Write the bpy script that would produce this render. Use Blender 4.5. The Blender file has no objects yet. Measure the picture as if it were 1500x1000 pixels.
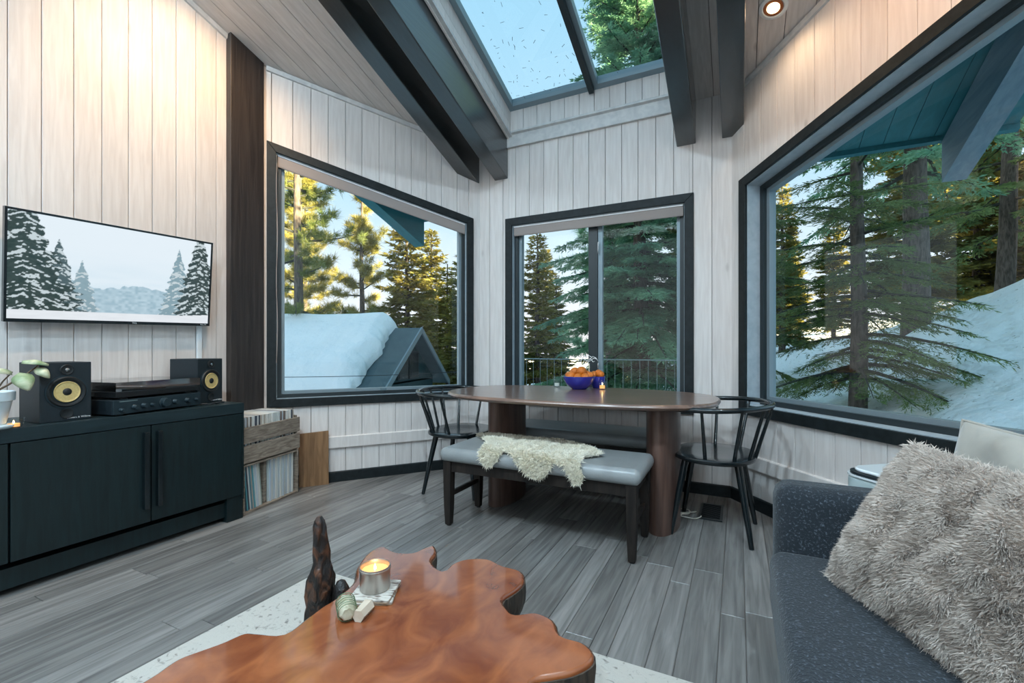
import bpy, bmesh, math, random
import numpy as np
from mathutils import Vector, Matrix
R = math.radians
scene = bpy.context.scene
col = scene.collection
random.seed(7); rng = np.random.default_rng(7)

# ------------------------------------------------------------------ camera
cam = bpy.data.objects.new('camera', bpy.data.cameras.new('camera')); col.objects.link(cam)
cam.data.sensor_width = 36; cam.data.lens = 16.0; cam.data.shift_y = 10 / 1500
cam.data.clip_start = .02; cam.data.clip_end = 400
cam.location = (0, 0, 1.06); cam.rotation_euler = (R(90), 0, R(26.4))
scene.camera = cam
# ------------------------------------------------------------------ view
vs = scene.view_settings
vs.view_transform = 'Standard'; vs.look = 'None'; vs.gamma = 1; vs.use_curve_mapping = False
vs.exposure = 1.15
scene.cycles.use_denoising = True
scene.cycles.max_bounces = 9; scene.cycles.diffuse_bounces = 5; scene.cycles.transparent_max_bounces = 16
scene.cycles.sample_clamp_indirect = 6
# ------------------------------------------------------------------ sky
SKY = 0.52
world = bpy.data.worlds.new('sky'); scene.world = world; world.use_nodes = True
nt = world.node_tree; nt.nodes.clear()
tc = nt.nodes.new('ShaderNodeTexCoord'); sp = nt.nodes.new('ShaderNodeSeparateXYZ')
rp = nt.nodes.new('ShaderNodeValToRGB'); bg = nt.nodes.new('ShaderNodeBackground'); wo = nt.nodes.new('ShaderNodeOutputWorld')
nt.links.new(tc.outputs['Generated'], sp.inputs[0]); nt.links.new(sp.outputs['Z'], rp.inputs[0])
el = rp.color_ramp.elements
el[0].position = 0.0; el[0].color = (1.0, .95, .94, 1)
el[1].position = 1.0; el[1].color = (.34, .64, .88, 1)
for p_, c_ in ((.10, (.88, .94, 1.0, 1)), (.30, (.56, .79, .96, 1)), (.6, (.40, .69, .90, 1))):
    e_ = el.new(p_); e_.color = c_
nt.links.new(rp.outputs[0], bg.inputs[0]); bg.inputs[1].default_value = SKY; nt.links.new(bg.outputs[0], wo.inputs[0])
# ------------------------------------------------------------------ low sun over the hill
sd = bpy.data.lights.new('sun', 'SUN'); sd.energy = 24.0; sd.color = (1, .80, .46); sd.angle = R(.6)
sun = bpy.data.objects.new('sun', sd); col.objects.link(sun)
sun.rotation_euler = Vector((-.95, .12, -.295)).to_track_quat('-Z', 'Y').to_euler()
# strength of the ceiling lamps and the added fill lamps (used by their builder further down)
LAMP_W = 60.0; LAMP_COL = (1, .70, .42); FILL_COL = (.64, .855, 1.0)

# ================================================================== helpers
def tag(o, label=None, cat=None, group=None, kind=None):
    if label: o['label'] = label
    if cat: o['category'] = cat
    if group: o['group'] = group
    if kind: o['kind'] = kind
    return o
def empty(name, loc=(0, 0, 0), rz=0, label=None, cat=None, group=None, kind=None):
    o = bpy.data.objects.new(name, None); col.objects.link(o); o.empty_display_size = .1
    o.location = loc; o.rotation_euler = (0, 0, rz)
    return tag(o, label, cat, group, kind)
def copy_tree(o, parent=None):
    c = o.copy(); col.objects.link(c); c.parent = parent
    for ch in list(o.children): copy_tree(ch, c)
    return c
class MB:
    def __init__(s): s.v = []; s.f = []
    def add(s, vs_, fs):
        n = len(s.v); s.v += [tuple(map(float, v)) for v in vs_]; s.f += [tuple(i + n for i in f) for f in fs]; return s
    def loft(s, loops, cap=True, closed=True):
        m = len(loops[0]); vs_ = [p for l in loops for p in l]; fs = []
        for k in range(len(loops) - 1):
            for i in range(m if closed else m - 1):
                j = (i + 1) % m; fs.append((k*m+i, k*m+j, (k+1)*m+j, (k+1)*m+i))
        if cap: fs.append(tuple(range(m))[::-1]); fs.append(tuple((len(loops)-1)*m + i for i in range(m)))
        return s.add(vs_, fs)
    def box(s, x0, x1, y0, y1, z0, z1):
        return s.loft([[(x0,y0,z),(x1,y0,z),(x1,y1,z),(x0,y1,z)] for z in (z0, z1)])
    def rbox(s, x0, x1, y0, y1, z0, z1, r=.02, n=4, rz=0.0):
        loops = []
        def loop(ins, z):
            pts = []; rr = max(r - ins, .0005)
            for cx_, cy_, a0 in ((x1-r, y1-r, 0), (x0+r, y1-r, 90), (x0+r, y0+r, 180), (x1-r, y0+r, 270)):
                for k in range(n+1):
                    a = R(a0 + 90*k/n); pts.append((cx_+rr*math.cos(a), cy_+rr*math.sin(a), z))
            return pts
        if rz > 0:
            for k in range(4): a = R(90*k/3); loops.append(loop(rz*(1-math.sin(a)), z0 + rz*(1-math.cos(a))))
            for k in range(4): a = R(90*k/3); loops.append(loop(rz*(1-math.cos(a)), z1 - rz*(1-math.sin(a))))
        else: loops = [loop(0, z0), loop(0, z1)]
        return s.loft(loops)
    def tube(s, path, r, seg=10, cap=True, flat=1.0):
        P = [Vector(p) for p in path]; n = len(P); rr = r if hasattr(r, '__len__') else [r]*n
        loops = []; up_ = Vector((0, 0, 1)); prev = None
        for i in range(n):
            t = (P[min(i+1, n-1)] - P[max(i-1, 0)]).normalized()
            if prev is None: a = t.cross(up_ if abs(t.z) < .95 else Vector((1, 0, 0))).normalized()
            else: a = (prev - t*prev.dot(t)).normalized()
            prev = a; b = t.cross(a)
            loops.append([P[i] + a*math.cos(2*math.pi*k/seg)*rr[i] + b*math.sin(2*math.pi*k/seg)*rr[i]*flat for k in range(seg)])
        return s.loft(loops, cap)
    def lathe(s, prof, seg=28, c=(0, 0, 0), ax='z', sy=1.0):
        loops = []
        for r_, h_ in prof:
            l = []
            for k in range(seg):
                a = 2*math.pi*k/seg; p, q = max(r_, 1e-5)*math.cos(a), max(r_, 1e-5)*math.sin(a)*sy
                l.append((c[0]+p, c[1]+q, c[2]+h_) if ax == 'z' else (c[0]+h_, c[1]+p, c[2]+q) if ax == 'x' else (c[0]+q, c[1]+h_, c[2]+p))
            loops.append(l)
        return s.loft(loops, cap=True)
    def build(s, name, mat, parent=None, smooth=None, bevel=0, subd=0, loc=None):
        me = bpy.data.meshes.new(name); me.from_pydata(s.v, [], s.f)
        bm = bmesh.new(); bm.from_mesh(me); bmesh.ops.recalc_face_normals(bm, faces=bm.faces); bm.to_mesh(me); bm.free()
        o = bpy.data.objects.new(name, me); col.objects.link(o)
        if mat: me.materials.append(mat)
        if smooth is not None:
            for p in me.polygons: p.use_smooth = True
            if smooth < 180:
                me.set_sharp_from_angle(angle=R(smooth))
                for p in me.polygons:
                    if len(p.vertices) > 6: p.use_smooth = False
        if bevel:
            m = o.modifiers.new('bevel', 'BEVEL'); m.width = bevel; m.segments = 2; m.limit_method = 'ANGLE'
        if subd:
            m = o.modifiers.new('subsurf', 'SUBSURF'); m.levels = subd; m.render_levels = subd
        if parent: o.parent = parent
        if loc: o.location = loc
        return o
def np_mesh(name, verts, faces, mat, parent=None, smooth=False):
    """triangles or quads from numpy arrays"""
    verts = np.asarray(verts, np.float32).reshape(-1, 3); faces = np.asarray(faces, np.int32); k = faces.shape[1]; n = len(faces)
    me = bpy.data.meshes.new(name); me.vertices.add(len(verts)); me.vertices.foreach_set('co', verts.ravel())
    me.loops.add(n*k); me.loops.foreach_set('vertex_index', faces.ravel())
    me.polygons.add(n); me.polygons.foreach_set('loop_start', np.arange(0, n*k, k, dtype=np.int32))
    if smooth: me.polygons.foreach_set('use_smooth', np.ones(n, bool))
    me.update(calc_edges=True)
    o = bpy.data.objects.new(name, me); col.objects.link(o); me.materials.append(mat)
    if parent: o.parent = parent
    return o
def text(name, body, size, mat, parent, loc, rot, ext=.0004):
    c = bpy.data.curves.new(name, 'FONT'); c.body = body; c.size = size; c.extrude = ext; c.align_x = 'CENTER'; c.align_y = 'CENTER'
    t_ = bpy.data.objects.new(name, c); col.objects.link(t_); me = bpy.data.meshes.new_from_object(t_.evaluated_get(bpy.context.evaluated_depsgraph_get()))
    bpy.data.objects.remove(t_); me.materials.clear(); me.materials.append(mat)
    o = bpy.data.objects.new(name, me); col.objects.link(o); o.parent = parent; o.location = loc; o.rotation_euler = rot
    return o

# ================================================================== materials
def pm(name, c1, rough=.5, metal=0, c2=None, sc=(1, 1, 1), ns=5, detail=5, bump=0, bsc=None, rand=0, coat=0, spec=.5, ramp=(.35, .65), knots=None, sheen=0, dist=.6, bdist=.01):
    m = bpy.data.materials.new(name); m.use_nodes = True; t = m.node_tree; b = t.nodes['Principled BSDF']; L = t.links.new; N = t.nodes.new
    b.inputs['Base Color'].default_value = (*c1, 1); b.inputs['Roughness'].default_value = rough; b.inputs['Metallic'].default_value = metal
    b.inputs['Coat Weight'].default_value = coat; b.inputs['Coat Roughness'].default_value = .18 if 'beam' in name else .20 if 'walnut' in name else .06; b.inputs['Specular IOR Level'].default_value = spec
    if sheen: b.inputs['Sheen Weight'].default_value = sheen
    if c2 or bump or rand or knots:
        tcn = N('ShaderNodeTexCoord'); mp = N('ShaderNodeMapping'); mp.inputs['Scale'].default_value = sc
        oi = N('ShaderNodeObjectInfo'); off = N('ShaderNodeVectorMath'); off.operation = 'MULTIPLY_ADD'
        off.inputs[1].default_value = (13.7, 7.3, 9.1)
        L(oi.outputs['Random'], off.inputs[0]); L(tcn.outputs['Object'], off.inputs[2])
        src = off.outputs[0] if rand else tcn.outputs['Object']
        L(src, mp.inputs[0])
        nz = N('ShaderNodeTexNoise'); nz.inputs['Scale'].default_value = ns; nz.inputs['Detail'].default_value = detail; nz.inputs['Distortion'].default_value = dist
        L(mp.outputs[0], nz.inputs['Vector'])
        cur = None
        if c2:
            cr = N('ShaderNodeValToRGB'); cr.color_ramp.elements[0].position = ramp[0]; cr.color_ramp.elements[1].position = ramp[1]
            cr.color_ramp.elements[0].color = (*c1, 1); cr.color_ramp.elements[1].color = (*c2, 1)
            L(nz.outputs[0], cr.inputs[0]); cur = cr.outputs[0]
        if knots:
            vo = N('ShaderNodeTexVoronoi'); vo.inputs['Scale'].default_value = knots[1]; mk = N('ShaderNodeMapping'); mk.inputs['Scale'].default_value = knots[2]
            L(src, mk.inputs[0]); L(mk.outputs[0], vo.inputs['Vector'])
            kr = N('ShaderNodeValToRGB'); kr.color_ramp.elements[0].position = .0; kr.color_ramp.elements[1].position = .055
            kr.color_ramp.elements[0].color = (1, 1, 1, 1); kr.color_ramp.elements[1].color = (0, 0, 0, 1); L(vo.outputs['Distance'], kr.inputs[0])
            mx = N('ShaderNodeMix'); mx.data_type = 'RGBA'; L(kr.outputs[0], mx.inputs[0])
            if cur: L(cur, mx.inputs[6])
            else: mx.inputs[6].default_value = (*c1, 1)
            mx.inputs[7].default_value = (*knots[0], 1); cur = mx.outputs[2]
        if rand:
            hs = N('ShaderNodeHueSaturation'); mr = N('ShaderNodeMapRange'); mr.inputs[3].default_value = 1-rand; mr.inputs[4].default_value = 1+rand
            L(oi.outputs['Random'], mr.inputs[0]); L(mr.outputs[0], hs.inputs['Value'])
            if cur: L(cur, hs.inputs['Color'])
            else: hs.inputs['Color'].default_value = (*c1, 1)
            cur = hs.outputs[0]
        if cur: L(cur, b.inputs['Base Color'])
        if bump:
            bp = N('ShaderNodeBump'); bp.inputs['Strength'].default_value = bump; bp.inputs['Distance'].default_value = bdist
            if bsc:
                n2 = N('ShaderNodeTexNoise'); n2.inputs['Scale'].default_value = bsc; n2.inputs['Detail'].default_value = 6; L(tcn.outputs['Object'], n2.inputs['Vector']); L(n2.outputs[0], bp.inputs['Height'])
            else: L(nz.outputs[0], bp.inputs['Height'])
            L(bp.outputs[0], b.inputs['Normal'])
    return m
def emit(name, c, s):
    m = bpy.data.materials.new(name); m.use_nodes = True; b = m.node_tree.nodes['Principled BSDF']
    b.inputs['Base Color'].default_value = (*c, 1); b.inputs['Emission Color'].default_value = (*c, 1); b.inputs['Emission Strength'].default_value = s
    return m
def glass_thin(name, tint=(.97, .99, .99), gl=1.0):
    m = bpy.data.materials.new(name); m.use_nodes = True; t = m.node_tree; t.nodes.clear(); N = t.nodes.new; L = t.links.new
    o = N('ShaderNodeOutputMaterial'); mx = N('ShaderNodeMixShader'); tr = N('ShaderNodeBsdfTransparent'); gs = N('ShaderNodeBsdfGlossy'); lw = N('ShaderNodeLayerWeight'); lw.inputs['Blend'].default_value = .5
    pw = N('ShaderNodeMath'); pw.operation = 'POWER'; pw.inputs[1].default_value = 5; fr = N('ShaderNodeMath'); fr.operation = 'MULTIPLY_ADD'; fr.inputs[1].default_value = .85; fr.inputs[2].default_value = .022*gl
    L(lw.outputs['Facing'], pw.inputs[0]); L(pw.outputs[0], fr.inputs[0]); tr.inputs[0].default_value = (*tint, 1); gs.inputs['Roughness'].default_value = .005
    L(fr.outputs[0], mx.inputs[0]); L(tr.outputs[0], mx.inputs[1]); L(gs.outputs[0], mx.inputs[2]); L(mx.outputs[0], o.inputs[0])
    return m
def leafmat(name, c1, c2, trans=.35, ns=1.5, rand=.15):
    m = bpy.data.materials.new(name); m.use_nodes = True; t = m.node_tree; t.nodes.clear(); N = t.nodes.new; L = t.links.new
    o = N('ShaderNodeOutputMaterial'); mx = N('ShaderNodeMixShader'); d = N('ShaderNodeBsdfDiffuse'); tl = N('ShaderNodeBsdfTranslucent')
    tcn = N('ShaderNodeTexCoord'); nz = N('ShaderNodeTexNoise'); nz.inputs['Scale'].default_value = ns; nz.inputs['Detail'].default_value = 4
    cr = N('ShaderNodeValToRGB'); cr.color_ramp.elements[0].position = .35; cr.color_ramp.elements[1].position = .68
    cr.color_ramp.elements[0].color = (*c1, 1); cr.color_ramp.elements[1].color = (*c2, 1)
    oi = N('ShaderNodeObjectInfo'); hs = N('ShaderNodeHueSaturation'); mr = N('ShaderNodeMapRange'); mr.inputs[3].default_value = 1-rand; mr.inputs[4].default_value = 1+rand
    L(tcn.outputs['Object'], nz.inputs['Vector']); L(nz.outputs[0], cr.inputs[0]); L(oi.outputs['Random'], mr.inputs[0]); L(mr.outputs[0], hs.inputs['Value']); L(cr.outputs[0], hs.inputs['Color'])
    L(hs.outputs[0], d.inputs[0]); L(hs.outputs[0], tl.inputs[0]); mx.inputs[0].default_value = trans
    L(d.outputs[0], mx.inputs[1]); L(tl.outputs[0], mx.inputs[2]); L(mx.outputs[0], o.inputs[0])
    return m
M = {}
M['board'] = pm('whitewashed_board', (.625, .57, .54), .62, c2=(.705, .655, .625), sc=(22, 22, 1.6), ns=2.2, detail=8, bump=.12, rand=.04, knots=((.45, .39, .36), 3.0, (1, 1, .42)))
M['ceil'] = pm('whitewashed_ceiling_board', (.56, .51, .48), .6, c2=(.65, .60, .57), sc=(24, 1.6, 8), ns=2.2, detail=8, bump=.12, rand=.06, knots=((.3, .25, .22), 2.6, (1, .42, 1)))
M['seam'] = pm('dark_seam_backing', (.16, .135, .125), .9)
M['trimwood'] = pm('pale_trim_wood', (.50, .49, .485), .55, c2=(.62, .60, .58), sc=(2, 2, 2), ns=9, bump=.05)
M['beam'] = pm('dark_stained_beam', (.003, .006, .008), .36, spec=1.0, coat=1.0, c2=(.006, .012, .015), sc=(20, 1.2, 20), ns=1.6, detail=7, bump=.25)
M['post'] = pm('dark_brown_post', (.016, .012, .011), .5, c2=(.034, .026, .023), sc=(26, 26, 1.2), ns=1.8, detail=7, bump=.25)
M['casing'] = pm('black_stained_casing', (.006, .009, .010), .55, spec=.3, c2=(.012, .017, .019), sc=(8, 8, 8), ns=3, bump=.1)
M['jamb'] = pm('blue_grey_jamb', (.30, .36, .40), .5, c2=(.37, .43, .47), sc=(3, 3, 3), ns=6)
M['alu'] = pm('grey_window_sash', (.22, .28, .31), .4, metal=.3)
M['sashdark'] = pm('dark_window_sash', (.016, .024, .027), .4)
M['pane'] = glass_thin('window_pane')
M['skypane'] = glass_thin('skylight_pane', (.95, .985, .99), .9)
M['blind'] = pm('taupe_blind_fabric', (.30, .255, .235), .85, bump=.1, ns=300)
M['whitebar'] = pm('white_blind_bar', (.75, .75, .75), .4)
M['teal'] = pm('teal_soffit_paint', (.016, .15, .175), .6, c2=(.021, .18, .21), sc=(8, 1, 8), ns=3, rand=.08)
M['tealbeam'] = pm('blue_grey_rafter', (.14, .22, .28), .6, c2=(.19, .28, .34), sc=(12, 1, 12), ns=3)
M['plank'] = pm('grey_brown_floor_plank', (.145, .135, .127), .27, c2=(.24, .224, .21), sc=(26, 1.5, 5), ns=1.7, detail=8, bump=.10, rand=.24, spec=.6)
M['black'] = pm('black_paint', (.008, .014, .018), .34)
M['chairblack'] = pm('black_lacquer', (.004, .008, .010), .22, coat=.3)
M['side'] = pm('blue_black_sideboard', (.0015, .008, .009), .45, c2=(.004, .015, .017), sc=(12, 12, 1.2), ns=4, detail=7, bump=.08)
M['sidetop'] = pm('blue_black_sideboard_top', (.006, .016, .019), .36, c2=(.014, .028, .033), sc=(12, 1.2, 12), ns=4, detail=7, bump=.08)
M['void'] = pm('shadow_gap', (.004, .006, .007), .8)
M['walnut'] = pm('walnut_wood', (.15, .082, .058), .30, c2=(.235, .135, .098), sc=(1.4, 14, 14), ns=2.2, detail=8, coat=.8)
M['walnutv'] = pm('walnut_column_wood', (.085, .043, .032), .40, c2=(.145, .078, .058), sc=(16, 16, 1.2), ns=2.2, detail=8, bump=.03, coat=.2)
M['leather'] = pm('grey_leather', (.25, .26, .26), .28, c2=(.30, .31, .31), sc=(1, 1, 1), ns=6, bump=.12, bsc=90)
M['benchwood'] = pm('dark_oak', (.010, .007, .006), .6, spec=.3, c2=(.024, .017, .013), sc=(12, 12, 1.5), ns=3, detail=7, bump=.1)
M['wool'] = pm('cream_wool', (.86, .79, .64), .95, c2=(.93, .88, .76), sc=(1, 1, 1), ns=9, sheen=.3)
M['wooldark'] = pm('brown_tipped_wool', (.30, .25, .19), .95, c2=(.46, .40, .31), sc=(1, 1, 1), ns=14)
M['fur'] = pm('grey_beige_plush', (.50, .415, .355), .95, c2=(.68, .585, .515), sc=(1, 1, 1), ns=12, rand=0, sheen=.2)
M['velvet'] = pm('beige_velvet', (.29, .26, .22), .7, c2=(.36, .33, .285), ns=6, sheen=.6, bump=.25, bsc=14)
M['sofa'] = pm('charcoal_speckled_fabric', (.008, .013, .019), .9, c2=(.12, .14, .17), sc=(1, 1, 1), ns=150, detail=3, ramp=(.56, .78), bump=.35, sheen=.15)
M['rug'] = pm('cream_rug', (.20, .18, .16), .95, c2=(.50, .46, .41), sc=(1, 1, 1), ns=46, detail=9, bump=.5, ramp=(.27, .42))
M['burl'] = pm('lacquered_red_burl', (.165, .038, .014), .22, c2=(.33, .100, .034), sc=(3.2, 2.0, 1), ns=3.6, detail=12, coat=.9, dist=1.1, ramp=(.30, .70))
M['bark'] = pm('dark_bark', (.020, .014, .011), .7, c2=(.085, .058, .04), sc=(18, 18, 3), ns=2.5, detail=8, bump=.9)
M['drift'] = pm('weathered_root_wood', (.012, .009, .008), .45, c2=(.15, .055, .024), sc=(9, 9, 5), ns=5, detail=9, bump=1.0, ramp=(.48, .74))
M['steel'] = pm('brushed_tin', (.50, .47, .44), .32, metal=.9)
M['wax'] = emit('glowing_wax', (1, .42, .12), .42)
M['flame'] = emit('candle_flame', (1, .72, .30), 9)
M['birch'] = pm('birch_bark_coaster', (.55, .50, .44), .7, c2=(.14, .10, .08), sc=(9, 30, 9), ns=3, detail=8, ramp=(.5, .64))
M['cork'] = pm('tan_cork', (.42, .30, .19), .85)
M['sage'] = pm('dried_sage', (.42, .37, .24), .9, c2=(.60, .55, .42), ns=30, bump=.8)
M['twine'] = pm('green_twine', (.16, .22, .12), .8)
M['crystal'] = pm('pale_crystal', (.55, .42, .31), .25, c2=(.66, .56, .45), ns=10)
M['cobalt'] = pm('cobalt_glaze', (.018, .022, .30), .12, coat=.6)
M['orange'] = pm('orange_peel', (.58, .135, .008), .40, c2=(.66, .185, .014), ns=8, bump=.3, bsc=120, rand=.08)
M['clear'] = glass_thin('clear_glass', (.93, .96, .97), 1.2)
M['ivory'] = pm('ivory_wax', (.80, .74, .64), .5)
M['stem'] = pm('dried_white_stem', (.80, .80, .78), .7)
M['potw'] = pm('white_glazed_pot', (.62, .70, .74), .3)
M['leaf'] = pm('cream_edged_leaf', (.20, .28, .14), .45, c2=(.60, .58, .40), ns=12, ramp=(.42, .6))
M['leafstem'] = pm('brown_stem', (.10, .06, .03), .6)
M['spk'] = pm('matt_black_baffle', (.008, .015, .020), .5)
M['cone'] = pm('yellow_woven_cone', (.56, .40, .15), .6, c2=(.64, .48, .20), ns=160)
M['rubber'] = pm('black_rubber', (.006, .008, .009), .6)
M['chrome'] = pm('chrome', (.62, .66, .68), .15, metal=1)
M['amp'] = pm('black_amplifier_face', (.020, .036, .045), .38, metal=.3)
M['smoke'] = glass_thin('smoked_acrylic', (.66, .68, .69), 14)
M['vinyl'] = pm('black_vinyl', (.01, .011, .012), .25)
M['crate'] = pm('weathered_crate_wood', (.17, .125, .095), .8, c2=(.33, .27, .21), sc=(4, 4, 22), ns=3, detail=8, bump=.3, rand=.12)
M['ply'] = pm('brown_plywood', (.17, .085, .035), .55, c2=(.27, .145, .065), sc=(14, 14, 1.6), ns=2.5, detail=8, bump=.06)
M['white'] = pm('white_plastic', (.74, .76, .77), .4)
M['greyplastic'] = pm('pale_grey_plastic', (.42, .49, .49), .45)
M['whitegloss'] = pm('white_gloss_lid', (.80, .82, .83), .12, coat=.5)
M['snowfield'] = pm('littered_snow', (.30, .27, .23), .75, c2=(.94, .94, .94), sc=(1, 1, 1), ns=14, detail=10, bump=1.0, bsc=2.5, bdist=.16, ramp=(.29, .355))
M['snow'] = pm('white_snow', (.92, .92, .92), .75, c2=(.96, .96, .96), sc=(1, 1, 1), ns=1.4, detail=10, bump=1.0, bsc=2.5, bdist=.10)  # near-white snow, slightly mottled
M['slate'] = pm('grey_metal_roof', (.05, .085, .10), .45, c2=(.07, .11, .125), ns=3)
M['housewall'] = pm('dark_teal_cladding', (.016, .045, .052), .7, c2=(.03, .07, .075), sc=(10, 10, 1), ns=3)
M['branch'] = pm('conifer_branch', (.030, .034, .027), .9, c2=(.055, .058, .045), ns=6)
M['trunk'] = pm('conifer_bark', (.055, .043, .036), .9, c2=(.155, .125, .105), sc=(10, 10, 2.2), ns=2.2, detail=8, bump=1.0)
M['fir'] = leafmat('fir_needles', (.13, .20, .075), (.32, .40, .16), .5)
M['fir2'] = leafmat('blue_green_fir_needles', (.17, .36, .23), (.40, .64, .40), .55)
M['pine'] = leafmat('pine_needles', (.11, .16, .05), (.26, .29, .09), .4)
M['firsunlit'] = leafmat('sun_yellowed_far_needles', (.16, .17, .05), (.38, .33, .09), .4, .5)  # low sun's gold is put into the far needles' colour
M['wire'] = pm('black_cable', (.01, .012, .014), .6)
M['rail'] = pm('galvanised_rail', (.22, .29, .28), .5, metal=.3)

# ================================================================== room frame
A52 = R(52); CA, SA = math.cos(A52), math.sin(A52)
YW = 3.60; XA, XB, XL = -2.115, -.035, -3.22; XRR = XB + 2.30*CA; YRR = YW - 2.30*SA; YB = -1.8
S1 = (XA - XL)/CA
class Wall:
    def __init__(s, o, d, n): s.o, s.d, s.n = o, d, n
    def p(s, a, t, z): return (s.o[0]+s.d[0]*a+s.n[0]*t, s.o[1]+s.d[1]*a+s.n[1]*t, z)
W1 = Wall((XA, YW), (-CA, -SA), (SA, -CA))
W2 = Wall((0, YW), (1, 0), (0, -1))
WR = Wall((XB, YW), (CA, -SA), (-SA, -CA))
WL = Wall((XL, 0), (0, 1), (1, 0))
WRR = Wall((XRR, 0), (0, 1), (-1, 0))
WBK = Wall((0, YB), (1, 0), (0, 1))
def zC(x, y): return 2.88 + .345*(YW-y)
def zLf(x, y): return 2.845 + .32*(YW-y) + .11*(x+2.18)
def zRf(x, y): return 2.845 + .32*(YW-y) - .15*(x+.035)
def zroof(x, y): return 2.905 + .345*(YW-y)
def zceil(x, y): return zLf(x, y) if x < -2.18 else zRf(x, y) if x > -.035 else zC(x, y)
def ztop(w, s): p = w.p(s, 0, 0); return zceil(p[0], p[1])

def pieces(a, b, z0, zt, hole):
    """quads (s,z) of a wall strip from a to b around one four-sided hole"""
    def q(a_, b_, l, h): return [(a_, l(a_)), (b_, l(b_)), (b_, h(b_)), (a_, h(a_))]
    lo = lambda s: z0
    if not hole or b <= hole[0] or a >= hole[1]: return [q(a, b, lo, zt)]
    h0, h1, hb, ht = hole; out = []
    if a < h0: out.append(q(a, h0, lo, zt))
    if b > h1: out.append(q(h1, b, lo, zt))
    c, d = max(a, h0), min(b, h1)
    out.append(q(c, d, lo, lambda s: hb)); out.append(q(c, d, ht, zt))
    return out
def make_wall(name, w, s0, s1, edges, hole, label, thick=.16, boards=True):
    mb = MB()
    for q in pieces(s0, s1, -.1, lambda s: zroof(*w.p(s, 0, 0)[:2]) + .1, hole):
        mb.loft([[w.p(s, t, z) for s, z in q] for t in (-thick, -.004)])
    wall = mb.build(name, M['seam']); tag(wall, label, 'wall', kind='structure')
    if boards:
        for a, b in zip(edges[:-1], edges[1:]):
            m = MB()
            for q in pieces(a+.0016, b-.0016, 0, lambda s: ztop(w, s), hole):
                sa = max(s for s, z in q); si = min(s for s, z in q)
                if sa - si < .006: continue
                m.loft([[w.p(s, -.003, z) for s, z in q], [w.p(s, .008, z) for s, z in q],
                        [w.p(s + (.002 if s == si else -.002), .010, z) for s, z in q]])
            if m.f: m.build('board', M['board'], wall)
    return wall
def steps(a, b, w):
    n = max(1, round((b-a)/w)); return [a+(b-a)*i/n for i in range(n+1)]

# window openings: outer line of the dark casing (s0, s1, z_bottom, z_top at s0, z_top at s1)
WIN1 = (.071, 1.719, .612, 2.232, 2.614)
WIN2 = (-1.841, -.290, .575, 2.201, 2.201)
WINR = (.098, 2.12, .612, 2.215, 2.610)
WINB = (-2.9, .95, .35, 3.3, 3.3)
def hole_of(w, inset):
    s0, s1, zb, t0, t1 = w; k = (t1-t0)/(s1-s0)
    return (s0+inset, s1-inset, zb+inset, lambda s, s0=s0, t0=t0, k=k: t0+k*(s-s0)-inset)
def quad(w, i, ib=None, it=None):
    s0, s1, zb, t0, t1 = w; k = (t1-t0)/(s1-s0); ib = i if ib is None else ib; it = i if it is None else it
    return [(s0+i, zb+ib), (s1-i, zb+ib), (s1-i, t1-k*i-it), (s0+i, t0+k*i-it)]
def ring(mbs, w, q0, q1, ta, tb):
    for k in range(4):
        j = (k+1) % 4; m = mbs[k] if isinstance(mbs, list) else mbs
        m.loft([[w.p(s, t, z) for s, z in (q0[k], q0[j], q1[j], q1[k])] for t in (ta, tb)])

# floor ------------------------------------------------------------
mb = MB(); mb.loft([[(x, y, z) for x, y in ((XL-.1, YB-.1), (XRR+.1, YB-.1), (XRR+.1, YRR), (XB+.05, YW+.1), (XA-.05, YW+.1), (XL-.1, YW-S1*SA))] for z in (-.12, -.006)])
floor = mb.build('floor', M['seam']); tag(floor, 'grey-brown plank floor of the whole room', 'floor', kind='structure')
def ymax(x):
    if x < XA: return YW - (XA-x)*SA/CA
    if x > XB: return YW - (x-XB)*SA/CA
    return YW
x = XL; ws = [.128, .088, .108, .066, .128, .088]; i = 0
while x < XRR - .03:
    w_ = min(ws[i % 6], XRR - x); i += 1; y = YB - random.uniform(0, .9); yend = min(ymax(x), ymax(x+w_))
    while y < yend - .01:
        l = random.uniform(.75, 1.55); y2_ = min(y+l, yend)
        if yend - y2_ < .25: y2_ = yend
        ya = max(y, YB)
        if y2_ > ya + .02:
            g, c = .0011, .0015; m = MB()
            e0, e1 = (ymax(x), ymax(x+w_)) if y2_ == yend else (y2_, y2_)
            P = [(x+g, ya+g), (x+w_-g, ya+g), (x+w_-g, e1-g), (x+g, e0-g)]; Q = [(x+g+c, ya+g+c), (x+w_-g-c, ya+g+c), (x+w_-g-c, e1-g-c), (x+g+c, e0-g-c)]
            m.loft([[(*p, -.008) for p in P], [(*p, -c) for p in P], [(*p, 0) for p in Q]]); m.build('plank', M['plank'], floor)
        y = y2_
    x += w_

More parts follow.
